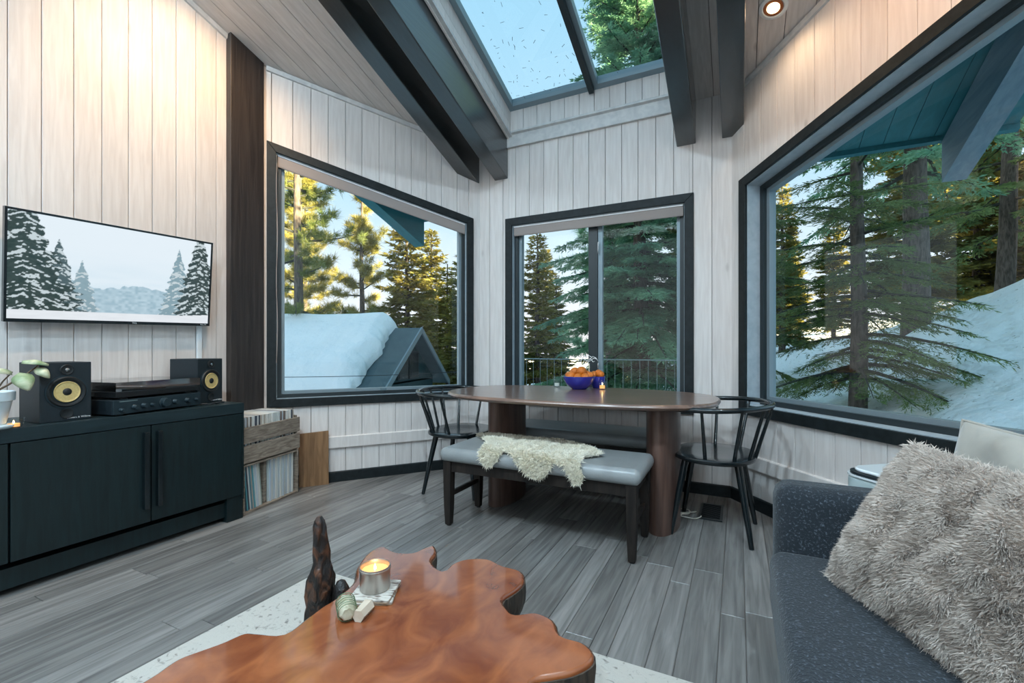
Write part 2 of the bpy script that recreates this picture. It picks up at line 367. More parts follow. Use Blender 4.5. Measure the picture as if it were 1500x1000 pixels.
# walls ------------------------------------------------------------
wall_left = make_wall('wall_left', WL, YB-.1, 2.30, steps(YB, .90, .128)[:-1] + [.90, 1.022, 1.149, 1.27, 1.395, 1.517, 1.649, 1.767, 1.899, 2.0], None, 'whitewashed plank wall behind the television')
e1 = [0, .113, .223, .367, .502, .632, .765, .899, 1.035, 1.161, 1.289, 1.415, 1.542, 1.686, S1]
make_wall('wall_bay_left', W1, -.1, S1+.1, e1, hole_of(WIN1, .03), 'whitewashed plank bay wall around the window beside the dark post')
e2 = [XA, -2.008, -1.872, -1.747, -1.615, -1.481, -1.351, -1.219, -1.086, -.95, -.819, -.693, -.56, -.431, -.297, -.168, XB]
make_wall('wall_bay_center', W2, XA-.1, XB+.1, e2, hole_of(WIN2, .03), 'whitewashed plank bay wall behind the dining table')
eR = [0, .129, .283, .423, .556, .694, .822, .967, 1.1, 1.232, 1.364, 1.496, 1.628, 1.76, 1.892, 2.024, 2.156, 2.30]
make_wall('wall_bay_right', WR, -.1, 2.4, eR, hole_of(WINR, .03), 'whitewashed plank bay wall under the large window by the sofa')
make_wall('wall_right', WRR, YB-.1, YRR+.02, steps(YB, YRR, .131), None, 'whitewashed plank wall beside the sofa')
make_wall('wall_back', WBK, XL-.1, XRR+.1, steps(XL, XRR, .131), hole_of(WINB, .03), 'whitewashed plank wall behind the viewpoint with an added tall window')

# ceiling ----------------------------------------------------------
SKX0, SKX1, SKY0, SKY1 = -1.800, -.409, 1.15, 3.595      # skylight opening
mb = MB()
def slab(x0, x1, y0, y1):
    mb.loft([[(x, y, zroof(x, y)+h) for x, y in ((x0, y0), (x1, y0), (x1, y1), (x0, y1))] for h in (0, .25)])
RX0, RX1, RY0, RY1 = -3.75, 1.75, YB-.35, 4.42
slab(RX0, SKX0-.02, RY0, RY1); slab(SKX1+.02, RX1, RY0, RY1); slab(SKX0-.02, SKX1+.02, RY0, SKY1-2.445-.02); slab(SKX0-.02, SKX1+.02, SKY1+.012, RY1)
ceiling = mb.build('ceiling', M['seam']); tag(ceiling, 'sloping whitewashed board ceiling with a skylight', 'ceiling', kind='structure')
def ceil_board(x0, x1, zf, y0=YB, yend=None):
    g = .002; a, b = x0+g, x1-g; ya, yb = (min(ymax(a), yend or 9), min(ymax(b), yend or 9)); m = MB()
    m.loft([[(a, y0, zf(a, y0)+h), (b, y0, zf(b, y0)+h), (b, yb, zf(b, yb)+h), (a, ya, zf(a, ya)+h)] for h in (0, .012)])
    m.build('ceiling_board', M['ceil'], ceiling)
for a, b in zip(steps(XL, -2.10, .14)[:-1], steps(XL, -2.10, .14)[1:]): ceil_board(a, b, zLf)
for a, b in zip(steps(-2.10, -1.82, .14)[:-1], steps(-2.10, -1.82, .14)[1:]): ceil_board(a, b, zC)
for a, b in zip(steps(-1.80, -.41, .14)[:-1], steps(-1.80, -.41, .14)[1:]): ceil_board(a, b, zC, yend=SKY0-.01)
for a, b in zip(steps(-.40, -.035, .125)[:-1], steps(-.40, -.035, .125)[1:]): ceil_board(a, b, zC)
for a, b in zip(steps(-.035, XRR, .138)[:-1], steps(-.035, XRR, .138)[1:]): ceil_board(a, b, zRf)

# skylight -----------------------------------------------------------
sky = empty('window_4', (0, 0, 0), label='sloping two-pane skylight between the dark ceiling beams', cat='skylight', kind='structure')
def zg(y): return 3.155 + .345*(YW-y)
for a, b in zip(steps(SKX0, SKX1, .132)[:-1], steps(SKX0, SKX1, .132)[1:]):          # lower wall of the well
    MB().loft([[(x, SKY1+t, z) for x, z in ((a+.002, 2.90), (b-.002, 2.90), (b-.002, zg(SKY1)+.03), (a+.002, zg(SKY1)+.03))] for t in (-.004, .012)]).build('well_board', M['board'], sky)
for xs, t in ((SKX0, .014), (SKX1, -.014)):
    for k in range(2):
        m = MB(); h0, h1 = ((-.02, .125), (.128, .27))[k]
        m.loft([[(x_, y, zroof(0, y)+h) for y, h in ((SKY0, h0), (SKY1, h0), (SKY1, h1), (SKY0, h1))] for x_ in (xs, xs-t)]); m.build('well_board', M['board'], sky)
MB().loft([[(x_, SKY0+t, zroof(0, SKY0)+h) for x_, h in ((SKX0, -.02), (SKX1, -.02), (SKX1, .27), (SKX0, .27))] for t in (0, .014)]).build('well_board', M['board'], sky)
def slopebar(m, x0, x1, y0, y1, h0, h1):
    m.loft([[(x, y, zg(y)+h) for x, y in ((x0, y0), (x1, y0), (x1, y1), (x0, y1))] for h in (h0, h1)]); return m
slopebar(MB(), SKX0, SKX0+.045, SKY0, SKY1, -.01, .05).build('frame_rail', M['alu'], sky)
slopebar(MB(), SKX1-.045, SKX1, SKY0, SKY1, -.01, .05).build('frame_rail', M['alu'], sky)
slopebar(MB(), SKX0, SKX1, SKY1-.05, SKY1, -.012, .05).build('frame_rail', M['alu'], sky)
slopebar(MB(), SKX0, SKX1, SKY0, SKY0+.05, -.012, .05).build('frame_rail', M['alu'], sky)
slopebar(MB(), -1.075, -1.035, SKY0, SKY1-.03, -.06, .05).build('mullion', M['sashdark'], sky)
slopebar(MB(), -1.036, -1.000, SKY0, SKY1-.03, -.012, .05).build('mullion', M['alu'], sky)
slopebar(MB(), SKX0+.04, -1.06, SKY0+.04, SKY1-.04, .014, .02).build('pane', M['skypane'], sky)
slopebar(MB(), -1.01, SKX1-.04, SKY0+.04, SKY1-.04, .014, .02).build('pane', M['skypane'], sky)
# cornice and trims
mb = MB(); xs = (SKX0-.02, SKX1+.12)
mb.loft([[(x, YW-t, z) for t, z in ((.012, 2.822), (.034, 2.822), (.034, 2.925), (.055, 2.935), (.055, 2.95), (.030, 2.965), (.012, 2.968))] for x in xs])
tag(mb.build('trim_1', M['trimwood']), 'pale moulded cornice under the skylight', 'trim', kind='structure')
mb = MB(); mb.loft([[(x, y, zroof(x, y)+h) for x, h in ((-1.821, -.01), (-1.770, -.01), (-1.770, .012), (-1.785, .03), (-1.80, .03), (-1.80, 0.05), (-1.821, .05))] for y in (SKY0, YW-.03)])
tag(mb.build('trim_2', M['trimwood']), 'pale moulding along the left edge of the skylight', 'trim', kind='structure')
def ceil_trim(name, w, a, b, label):
    mb = MB(); mb.loft([[w.p(s, t, ztop(w, s)+h) for t, h in ((.008, -.032), (.024, -.028), (.030, .002), (.008, .004))] for s in (a, b)])
    tag(mb.build(name, M['trimwood']), label, 'trim', kind='structure')
ceil_trim('trim_3', WL, YB, 1.965, 'pale strip where the television wall meets the ceiling')
ceil_trim('trim_4', W1, .2, 1.72, 'pale strip above the window beside the dark post')
ceil_trim('trim_5', WR, .06, 2.3, 'pale strip above the large window by the sofa')
# ledge boards and baseboards
def strip(name, w, a, b, z0, z1, t, mat, label):
    mb = MB(); mb.loft([[w.p(s, t_, z) for t_, z in ((.010, z0), (.010+t, z0), (.010+t, z1-.006), (.010+t-.006, z1), (.010, z1))] for s in (a, b)])
    return tag(mb.build(name, mat), label, 'trim', kind='structure')
strip('trim_6', W1, .02, S1-.05, .272, .362, .02, M['board'], 'pale rail board low on the wall beside the record crates')
strip('trim_7', W2, XA+.02, XB-.02, .272, .362, .02, M['board'], 'pale rail board low on the wall behind the table')
strip('trim_8', WR, .02, 2.28, .262, .350, .02, M['board'], 'pale rail board low on the wall under the large window')
strip('baseboard_bay_left', W1, .01, S1-.02, 0, .082, .016, M['casing'], 'black baseboard behind the left dining chair')
strip('baseboard_bay_center', W2, XA+.01, XB-.01, 0, .082, .016, M['casing'], 'black baseboard under the dining table')
strip('baseboard_bay_right', WR, .01, 2.29, 0, .082, .016, M['casing'], 'black baseboard behind the right dining chair')

# windows ----------------------------------------------------------
def window(name, w, win, label, depth, sash=.03, mull=None, mats=('casing', 'jamb', 'alu'), cw=.064):
    o = empty(name, w.p((win[0]+win[1])/2, 0, win[2]), label=label, cat='window', kind='structure'); off = Vector(o.location)
    class WW: p = staticmethod(lambda s, t, z: tuple(Vector(w.p(s, t, z)) - off))
    cs = [MB() for _ in range(4)]; ring(cs, WW, quad(win, 0), quad(win, cw), .008, .030)
    for c in cs: c.build('casing', M[mats[0]], o, bevel=.003)
    j = [MB() for _ in range(4)]; ring(j, WW, quad(win, cw-.012), quad(win, cw+.004), .012, -depth)
    for k, c in enumerate(j): c.build('sill' if k == 0 else 'jamb', M[mats[1]], o)
    d = depth
    i = cw+.002; m = MB(); ring(m, WW, quad(win, i), quad(win, i+sash), -d+.05, -d+.085); m.build('outer_sash', M['sashdark'], o)
    i2 = i+sash*.75; m = MB(); ring(m, WW, quad(win, i2), quad(win, i2+sash), -d+.01, -d+.06); m.build('sash', M[mats[2]], o)
    g = quad(win, i2+sash-.01)
    if mull:
        (a0, zb0), (a1, _), (_, t1), (_, t0) = g
        for sa, sb in ((a0, mull), (mull, a1)):
            MB().loft([[WW.p(s, t, z) for s, z in ((sa, zb0), (sb, zb0), (sb, t1), (sa, t0))] for t in (-d+.03, -d+.035)]).build('pane', M['pane'], o)
        MB().loft([[WW.p(s, t, z) for s, z in ((mull-.055, zb0-.01), (mull+.02, zb0-.01), (mull+.02, t1), (mull-.055, t1))] for t in (-d+.005, -d+.065)]).build('stile', M['sashdark'], o)
        MB().loft([[WW.p(s, t, z) for s, z in ((mull+.022, zb0-.01), (mull+.058, zb0-.01), (mull+.058, t1), (mull+.022, t1))] for t in (-d+.01, -d+.05)]).build('stile', M['alu'], o)
        for hz in (zb0+.16, t1-.25):
            m = MB(); m.tube([WW.p(mull+.03, -d+.066, hz), WW.p(mull+.03, -d+.08, hz+.02), WW.p(mull+.03, -d+.075, hz+.09)], .006, 8); m.build('latch', M['chrome'], o, smooth=60)
    else:
        MB().loft([[WW.p(s, t, z) for s, z in g] for t in (-d+.03, -d+.035)]).build('pane', M['pane'], o)
    return o
window('window_1', W1, WIN1, 'dark-framed window with slanted top beside the dark post', .10)
window('window_2', W2, WIN2, 'dark-framed two-part window behind the dining table', .11, sash=.034, mull=-1.05)
window('window_3', WR, WINR, 'large dark-framed window with slanted top behind the sofa', .17, sash=.034)
window('window_5', WBK, WINB, 'tall window added behind the viewpoint to let daylight in', .10, mull=-.9)  # unseen opening added to bring more daylight into the room
def blind(w, win, h, label, a=.075):
    s0, s1, zb, t0, t1 = win; k = (t1-t0)/(s1-s0); o = empty('roller_blind', w.p((s0+s1)/2, 0, (t0+t1)/2-.15), label=label, cat='blind'); off = Vector(o.location)
    zt = lambda s: t0 + k*(s-s0) - .070
    def bar(h0, h1, ta, tb): return MB().loft([[tuple(Vector(w.p(s, t, zt(s)-h_)) - off) for s, h_ in ((s0+a, h1), (s1-a, h1), (s1-a, h0), (s0+a, h0))] for t in (ta, tb)])
    bar(.012, h, -.012, .004).build('fabric', M['blind'], o); bar(0, .011, -.012, .008).build('top_bar', M['whitebar'], o); bar(h, h+.006, -.010, .002).build('hem_bar', M['blind'], o)
    return o
b1 = blind(W1, WIN1, .085, 'rolled-up taupe blind in the window beside the dark post')
m = MB(); off = Vector(b1.location); zz = 2.48
m.tube([tuple(Vector(W1.p(1.650+.004*math.sin(z*9), .034, z)) - off) for z in np.linspace(2.45, .95, 16)], .003, 6); m.build('pull_cord', M['blind'], b1)
blind(W2, WIN2, .078, 'rolled-up taupe blind in the window behind the dining table')

# post and beams ----------------------------------------------------
def prism_x(name, mat, x0, x1, pts, label, cat, group=None):
    o = empty(name, (x0, pts[0][0], pts[0][1]), label=label, cat=cat, group=group)
    m = MB().loft([[(x-x0, y-pts[0][0], z-pts[0][1]) for y, z in pts] for x in (x0, x1)]); m.build('timber', mat, o, bevel=.006); return o
po = empty('timber_post', (-3.19, 2.09, 0), label='dark brown timber post standing between television wall and window', cat='post')
m = MB(); zt_ = lambda y: zLf(-3.2, y)+.02
m.loft([[(x+3.19, y-2.09, z) for y, z in ((1.965, 0), (2.215, 0), (2.215, zt_(2.215)), (1.965, zt_(1.965)))] for x in (-3.222, -3.160)]); m.build('timber', M['post'], po, bevel=.004)
def zb_(y): return 2.555 + .345*(YW-y)
def beam(x0, x1, yend, label, d=.345, y0=YB+.02):
    o = empty('ceiling_beam', (x0, yend, zb_(yend)), label=label, cat='beam', group='dark ceiling beams'); m = MB()
    m.loft([[(x-x0, y-yend, z-zb_(yend)) for y, z in ((yend, zb_(yend)), (yend, zb_(yend)+d), (y0, zb_(y0)+d), (y0, zb_(y0)))] for x in (x0, x1)]); m.build('timber', M['beam'], o, bevel=.006); return o
a_ = empty('ceiling_beam', (-2.247, 3.42, zb_(3.42)), label='dark ceiling beam ending at the corner nearest the post, outer one of its pair', cat='beam', group='dark ceiling beams')
m = MB(); m.loft([[(x+2.247, y-3.42, z-zb_(3.42)) for x, y, z in ((-2.247, ye0, zb_(ye0)), (-2.113, ye1, zb_(ye1)), (-2.113, ye1, zb_(ye1)+.345), (-2.247, ye0, zb_(ye0)+.345))] for ye0, ye1 in ((3.422, 3.59), (YB+.02, YB+.02))]); m.build('timber', M['beam'], a_, bevel=.006)
beam(-1.952, -1.821, YW-.011, 'dark ceiling beam along the left side of the skylight')
beam(-.409, -.276, YW-.011, 'dark ceiling beam along the right side of the skylight')
d_ = empty('ceiling_beam', (-.102, 3.59, zb_(3.59)), label='dark ceiling beam nearest the recessed ceiling light', cat='beam', group='dark ceiling beams')
m = MB(); m.loft([[(x+.102, y-3.59, z-zb_(3.59)) for x, y, z in ((-.102, y1, zb_(y1)), (-.035, y1, zb_(y1)), (.036, y2_, zb_(y2_)), (.036, y2_, zb_(y2_)+.345), (-.035, y1, zb_(y1)+.345), (-.102, y1, zb_(y1)+.345))] for y1, y2_ in ((3.588, 3.495), (YB+.02, YB+.02))]); m.build('timber', M['beam'], d_, bevel=.005)

# recessed lights and added fill lamps --------------------------------------------------
def downlight(x, y, label, power, size=125, zf=None, lcol=None, aim=None):
    zf = zf or zceil; z = zf(x, y); o = empty('recessed_light', (x, y, z), label=label, cat='ceiling light', group='recessed ceiling lights')
    nx, ny = (zf(x+.1, y)-zf(x-.1, y))/.2, (zf(x, y+.1)-zf(x, y-.1))/.2
    q = Vector((-nx, -ny, 1)).to_track_quat('Z', 'Y'); o.rotation_mode = 'QUATERNION'; o.rotation_quaternion = q
    MB().lathe([(.052, -.001), (.074, -.001), (.074, -.007), (.070, -.010), (.056, -.010), (.052, -.006)], 32).build('trim_ring', M['white'], o, smooth=40)
    MB().lathe([(.0525, -.006), (.045, -.0012), (.044, -.0010), (.040, -.0012), (.05, -.0085)], 32).build('baffle', pmx('copper_baffle', (.30, .085, .02), .35), o, smooth=60)
    MB().lathe([(.002, -.016), (.020, -.015), (.033, -.010), (.036, -.002), (.002, -.0015)], 24).build('bulb', M['bulb'], o, smooth=80)
    l = bpy.data.lights.new('lamp', 'SPOT'); l.energy = power; l.color = lcol or LAMP_COL; l.spot_size = R(size); l.spot_blend = .9; l.shadow_soft_size = .04
    lo = bpy.data.objects.new('lamp', l); col.objects.link(lo); lo.parent = o; lo.location = (0, 0, -.03)
    lo.rotation_mode = 'QUATERNION'; lo.rotation_quaternion = q.inverted() @ (Vector(aim)-Vector((x, y, z))).to_track_quat('-Z', 'Y') if aim else q.inverted()
    return o
_pc = {}
def pmx(n, *a, **k):
    if n not in _pc: _pc[n] = pm(n, *a, **k)
    return _pc[n]
M['bulb'] = emit('lamp_bulb', (1, .76, .40), 5)
downlight(0.182, 2.990, 'lit recessed ceiling light beside the rightmost dark beam', LAMP_W*.08, 150)
downlight(-2.35, 1.60, 'warm recessed ceiling light aimed at the television wall', LAMP_W*1.0, 100, lcol=(1, .66, .36), aim=(-3.22, 1.68, 2.30))
downlight(.30, 1.75, 'warm recessed ceiling light aimed above the large window', LAMP_W*.72, 100, lcol=(1, .52, .20), aim=(.95, 2.35, 2.75))
downlight(-2.55, -.2, 'added unseen warm fill lamp above the left end of the sideboard', LAMP_W*.25, 110, aim=(-3.22, .4, 1.9))  # added out of view to brighten the room
for x_, y_, l_, p_, sz_, aim_ in ((-2.70, .55, 'added unseen cool fill lamp aimed at the window beside the post', .8, 85, (-2.70, 2.95, 2.45)), (.62, .6, 'added unseen cool fill lamp above the sofa', 1.2, 165, None),
                   (-1.0, .80, 'added unseen cool fill lamp aimed at the wall under the skylight', .75, 95, (-1.05, 3.6, 2.45)), (-2.5, -1.1, 'added unseen cool fill lamp in the rear left corner', 2.8, 165, None),
                   (.6, -1.1, 'added unseen cool fill lamp in the rear right corner', 2.0, 165, None), (-.95, -.6, 'added unseen cool fill lamp in the middle of the rear ceiling', 3.4, 165, None)):
    downlight(x_, y_, l_, LAMP_W*p_, sz_, lcol=FILL_COL, aim=aim_)  # cool fill lamps added out of view to lift the room light

# roof outside ------------------------------------------------------
soff = empty('roof_eave', (-1, 4.4, 2.6), label='teal boarded roof overhang outside the bay windows', cat='eave')
off = Vector(soff.location)
def lm(pts): return [tuple(Vector(p)-off) for p in pts]
def ext_board(a, b, ya, yb):
    MB().loft([lm([(a+.002, ya, zroof(0, ya)-h), (b-.002, ya, zroof(0, ya)-h), (b-.002, yb, zroof(0, yb)-h), (a+.002, yb, zroof(0, yb)-h)]) for h in (.001, .016)]).build('soffit_board', M['teal'], soff)
for a, b in zip(steps(-.2, 1.74, .15)[:-1], steps(-.2, 1.74, .15)[1:]):
    ext_board(a, b, max(YW - max(0, max(a, b)-XB)*SA/CA, YRR) + .25 if b < XRR else 1.0, 4.38)
for a, b in zip(steps(-3.74, -1.95, .15)[:-1], steps(-3.74, -1.95, .15)[1:]):
    ext_board(a, b, max(YW - max(0, XA-min(a, b))*SA/CA, 2.2) + .25 if a > XL else 1.5, 4.38)
MB().loft([lm([(x, 4.385, zroof(0, 4.385)-.05), (x, 4.42, zroof(0, 4.42)-.05), (x, 4.42, zroof(0, 4.42)+.22), (x, 4.385, zroof(0, 4.385)+.2)]) for x in (-3.75, 1.75)]).build('fascia', M['teal'], soff)
for x0, y0, mt in ((1.342, 1.98, 'tealbeam'), (-3.49, 2.6, 'teal')):
    MB().loft([lm([(x, y, z) for y, z in ((4.40, zb_(4.4)), (4.40, zb_(4.4)+.30), (y0, zb_(y0)+.33), (y0, zb_(y0)))]) for x in (x0, x0+.135)]).build('rafter', M[mt], soff)

# ================================================================== sideboard and hi-fi
SBX, SBY0, SBY1, SBZ = -2.765, -.35, 1.805, .72
sb = empty('sideboard', (-2.98, .73, 0), label='long blue-black sideboard with bar handles under the television', cat='sideboard')
def sbm(): return MB()
def sbox(x0, x1, y0, y1, z0, z1, name, mat, bevel=.002, par=None): return MB().box(x0+2.98, x1+2.98, y0-.73, y1-.73, z0, z1).build(name, M[mat], par or sb, bevel=bevel)
sbox(-3.20, SBX, SBY0, SBY1, SBZ-.062, SBZ, 'top', 'sidetop', .003)
sbox(-3.19, SBX-.024, SBY0+.01, SBY1-.01, .15, SBZ-.062, 'body', 'void')
sbox(-3.19, SBX-.035, SBY0+.01, SBY1-.012, .03, .118, 'plinth', 'side')
sbox(-3.19, SBX-.012, SBY1-.10, SBY1-.001, .0, .15, 'foot', 'side'); sbox(-3.19, SBX-.012, SBY0, SBY0+.1, .0, .15, 'foot', 'side')
sbox(-3.19, SBX-.002, SBY1-.012, SBY1, .12, SBZ-.062, 'side_panel', 'side'); sbox(-3.19, SBX-.002, SBY0, SBY0+.012, .12, SBZ-.062, 'side_panel', 'side')
doors = [(.985+.32, SBY1-.014, 0), (.70+.085, 1.300, 1), (.26, .777, 0), (SBY0+.014, .253, 1)]
for a, b, hs_ in doors:
    dr = sbox(SBX-.022, SBX-.003, a, b, .150, SBZ-.066, 'door', 'side', .0015)
    hy = a+.028 if hs_ == 0 else b-.028
    MB().box(SBX-.003+2.98, SBX+.026+2.98, hy-.011-.73, hy+.011-.73, .225, .625).build('handle', M['chairblack'], dr, bevel=.003)

def speaker(loc, rz, label):
    o = empty('bookshelf_speaker', loc, rz, label, 'speaker', 'bookshelf speakers')     # front faces local +x
    W, H, D = .186, .275, .20
    MB().box(-D, 0, -W/2, W/2, 0, H).build('cabinet', M['spk'], o, bevel=.003)
    MB().lathe([(.072, 0), (.072, .005), (.067, .010), (.058, .009), (.054, .004), (.052, .001), (.001, .001)], 40, (.001, 0, .137), 'x').build('surround', M['rubber'], o, smooth=50)
    cn = MB().lathe([(.049, .007), (.047, .010), (.043, .0075), (.020, .003), (.018, .0025), (.001, .0024)], 40, (.001, 0, .137), 'x').build('woofer_cone', M['cone'], o, smooth=50)
    MB().lathe([(.019, .0035), (.017, .007), (.009, .012), (.001, .0125)], 28, (.001, 0, .137), 'x').build('phase_plug', M['rubber'], cn, smooth=60)
    MB().lathe([(.0735, 0), (.077, 0), (.077, .003), (.0735, .003)], 40, (.001, 0, .137), 'x').build('trim_ring', M['amp'], o, smooth=50)
    tw = MB().lathe([(.025, 0), (.025, .004), (.022, .006), (.017, .003), (.013, .003), (.001, .003)], 32, (.001, 0, .240), 'x').build('tweeter', M['rubber'], o, smooth=50)
    MB().lathe([(.009, .003), (.008, .008), (.001, .010)], 20, (.001, 0, .240), 'x').build('dome', M['chrome'], tw, smooth=60)
    MB().lathe([(.024, 0), (.024, .004), (.020, .004), (.016, .001), (.001, .001)], 32, (.001, 0, .036), 'x').build('port', M['rubber'], o, smooth=50)
    text('lettering', 'Bowers & Wilkins', .012, M['white'], o, (.0012, .045, .014), (R(90), 0, R(90)))
    return o
speaker((-2.815, .981, SBZ), R(2), 'black speaker with yellow cone beside the potted plant')
speaker((-2.962, 1.715, SBZ), R(16), 'black speaker with yellow cone at the crate end of the sideboard')
am = empty('amplifier', (-2.992, 1.337, SBZ), R(10.4), 'black amplifier with round knobs under the turntable', 'amplifier')
MB().box(-.19, .19-.02, -.232, .232, .008, .080).build('body', M['spk'], am, bevel=.002)
MB().box(.17, .182, -.232, .232, .008, .080).build('front_panel', M['amp'], am, bevel=.002)
for y_, z_, r_ in ((-.200, .030, .009), (-.135, .038, .012), (-.090, .040, .012), (-.050, .040, .008), (.018, .044, .025), (.075, .042, .012), (.145, .043, .012), (.200, .042, .008)):
    MB().lathe([(r_*1.15, 0), (r_*1.15, .003), (r_, .005), (r_*.94, .022), (r_*.85, .024), (.001, .024)], 24, (.182, y_, z_), 'x').build('knob', M['amp'], am, smooth=40)
for sx in (-.15, .14):
    for sy in (-.18, .18): MB().lathe([(.018, 0), (.018, .009)], 16, (sx, sy, 0)).build('foot', M['rubber'], am)
MB().box(.1822, .1828, -.205, -.12, .070, .0735).build('lettering', M['rail'], am)
tt = empty('turntable', (-2.992, 1.345, SBZ+.081), R(10.4), 'turntable with closed clear dust cover on the amplifier', 'turntable')
MB().box(-.175, .175, -.225, .225, .010, .040).build('plinth', M['vinyl'], tt, bevel=.003)
for sx in (-.14, .14):
    for sy in (-.17, .17): MB().lathe([(.02, 0), (.02, .013)], 16, (sx, sy, 0)).build('foot', M['rubber'], tt)
MB().lathe([(.145, .040), (.148, .043), (.148, .052), (.14, .055), (.001, .055)], 40, (-.01, -.04, 0)).build('platter', M['chrome'], tt, smooth=40)
MB().lathe([(.14, .0555), (.14, .058), (.05, .058), (.001, .058)], 40, (-.01, -.04, 0)).build('record', M['vinyl'], tt, smooth=40)
MB().tube([(-.10, .165, .066), (-.02, .165, .068), (.08, .13, .066), (.10, .09, .062)], .005, 8).build('tonearm', M['chrome'], tt, smooth=60)
mb = MB(); t_ = .003
mb.box(-.175, .175, -.225, .225, .084, .084+t_); mb.box(-.175, -.172, -.225, .225, .041, .084); mb.box(.172, .175, -.225, .225, .041, .084); mb.box(-.172, .172, -.225, -.222, .041, .084); mb.box(-.172, .172, .222, .225, .041, .084)
mb.build('dust_cover', M['smoke'], tt)
mb = MB(); mb.tube([(-2.86+.02*math.sin(t*5), 1.60+.15*t, SBZ+.006+.003*math.sin(t*17)) for t in np.linspace(0, 1, 20)], .005, 6)
tag(mb.build('speaker_cable', M['wire'], smooth=60), 'black cable lying in front of the speaker at the crate end', 'cable')

pt = empty('potted_plant', (-2.83, .735, SBZ), 0, 'white pot with a cream-edged leafy plant at the sideboard edge', 'potted plant')
MB().lathe([(.001, .0), (.075, .0), (.085, .008), (.086, .014), (.072, .016), (.001, .016)], 36).build('saucer', M['potw'], pt, smooth=40)
MB().lathe([(.001, .017), (.052, .017), (.072, .115), (.080, .118), (.082, .155), (.076, .157), (.073, .15), (.001, .14)], 36).build('pot', M['potw'], pt, smooth=40)
MB().lathe([(.001, .141), (.072, .1415), (.001, .146)], 24).build('soil', M['bark'], pt)
pl_ = MB().tube([(0, 0, .14), (.02, .05, .18), (.03, .10, .22), (.02, .14, .255), (.01, .155, .27)], [.005, .004, .0035, .003, .002], 8).build('stem', M['leafstem'], pt, smooth=60)
MB().tube([(.0, .02, .15), (.05, .03, .20), (.08, .05, .24)], [.004, .003, .002], 8).build('stem', M['leafstem'], pt, smooth=60)
def leaf(c, dirv, nrm, L_, W_, par):
    d = Vector(dirv).normalized(); n = Vector(nrm); n = (n - d*n.dot(d)).normalized(); s = d.cross(n); V = []; F = []
    for i in range(9):
        t = i/8; w_ = W_*math.sin(math.pi*min(1, t*.94+.05))**.7*(1-.35*t)
        for k in (-1, -.5, 0, .5, 1): V.append(Vector(c) + d*L_*t + s*w_*k + n*(.012*math.sin(math.pi*t) - .010*abs(k)))
    for i in range(8):
        for k in range(4): F.append((i*5+k, i*5+k+1, i*5+k+6, i*5+k+5))
    o = MB().add(V, F).build('leaf', M['leaf'], par, smooth=180); md = o.modifiers.new('solid', 'SOLIDIFY'); md.thickness = .0012; return o
leaf((.03, .085, .235), (.6, .12, -.75), (.8, -.3, .5), .095, .042, pt)
leaf((.02, .14, .255), (.5, .35, -.5), (.5, -.4, .7), .070, .026, pt)
leaf((.01, .10, .285), (.35, .7, -.15), (.3, -.3, .9), .085, .028, pt)
leaf((.08, .05, .24), (.4, -.8, .1), (.5, .2, .8), .07, .028, pt)
tl = empty('tea_light', (-2.79, .80, SBZ), 0, 'lit tea light in a clear glass cup beside the plant pot', 'candle')
MB().lathe([(.001, 0), (.026, 0), (.036, .040), (.034, .040), (.025, .004), (.001, .004)], 28).build('glass', M['clear'], tl, smooth=40)
MB().lathe([(.001, .0045), (.019, .0045), (.019, .017), (.001, .016)], 24).build('wax', M['wax'], tl, smooth=40)
MB().lathe([(.001, .017), (.0035, .021), (.001, .031)], 12).build('flame', M['flame'], tl, smooth=60)

# television ---------------------------------------------------------
tv = empty('television', (-3.13, 1.339, 1.471), 0, 'wall-mounted television showing a snowy forest', 'television')
tv.rotation_euler = (R(1.2), R(6.4), 0)
tw_, th_ = .950, .548
MB().box(-.055, -.004, -tw_/2+.03, tw_/2-.03, -th_/2+.03, th_/2-.03).build('housing', M['rubber'], tv, bevel=.01)
mb = MB(); y0_, y1_, z0_, z1_ = -tw_/2, tw_/2, -th_/2, th_/2
for a in ((y0_, y1_, z1_-.011, z1_), (y0_, y1_, z0_, z0_+.017), (y0_, y0_+.010, z0_+.017, z1_-.011), (y1_-.010, y1_, z0_+.017, z1_-.011)): mb.box(-.02, .006, a[0], a[1], a[2], a[3])
mb.build('bezel', M['chairblack'], tv)
nu, nv = 300, 170
U, V_ = np.meshgrid(np.linspace(0, 1, nu), np.linspace(0, 1, nv))
def vnoise(u, v, s, seed):
    r_ = np.random.default_rng(seed); g = r_.random((80, 80)); a, b = u*s[0], v*s[1]; i, j = np.floor(a).astype(int), np.floor(b).astype(int); fa, fb = a-i, b-j; fa = fa*fa*(3-2*fa); fb = fb*fb*(3-2*fb)
    i %= 79; j %= 79
    return g[i, j]*(1-fa)*(1-fb)+g[i+1, j]*fa*(1-fb)+g[i, j+1]*(1-fa)*fb+g[i+1, j+1]*fa*fb
px_ = np.zeros((nv, nu, 3)); px_[:] = (.72, .80, .86)
cl = vnoise(U, V_, (4, 12), 1)*.6 + vnoise(U, V_, (9, 26), 2)*.4; px_ -= (np.clip(.75-V_, 0, 1)*.35*cl)[..., None]*np.array((1, .6, .4))
ridge = .30 + .10*vnoise(U, V_*0, (11, 1), 3) + .05*vnoise(U, V_*0, (40, 1), 4); mk = V_ < ridge
px_[mk] = np.array((.30, .44, .52)) + .16*vnoise(U, V_, (60, 50), 5)[mk][:, None]
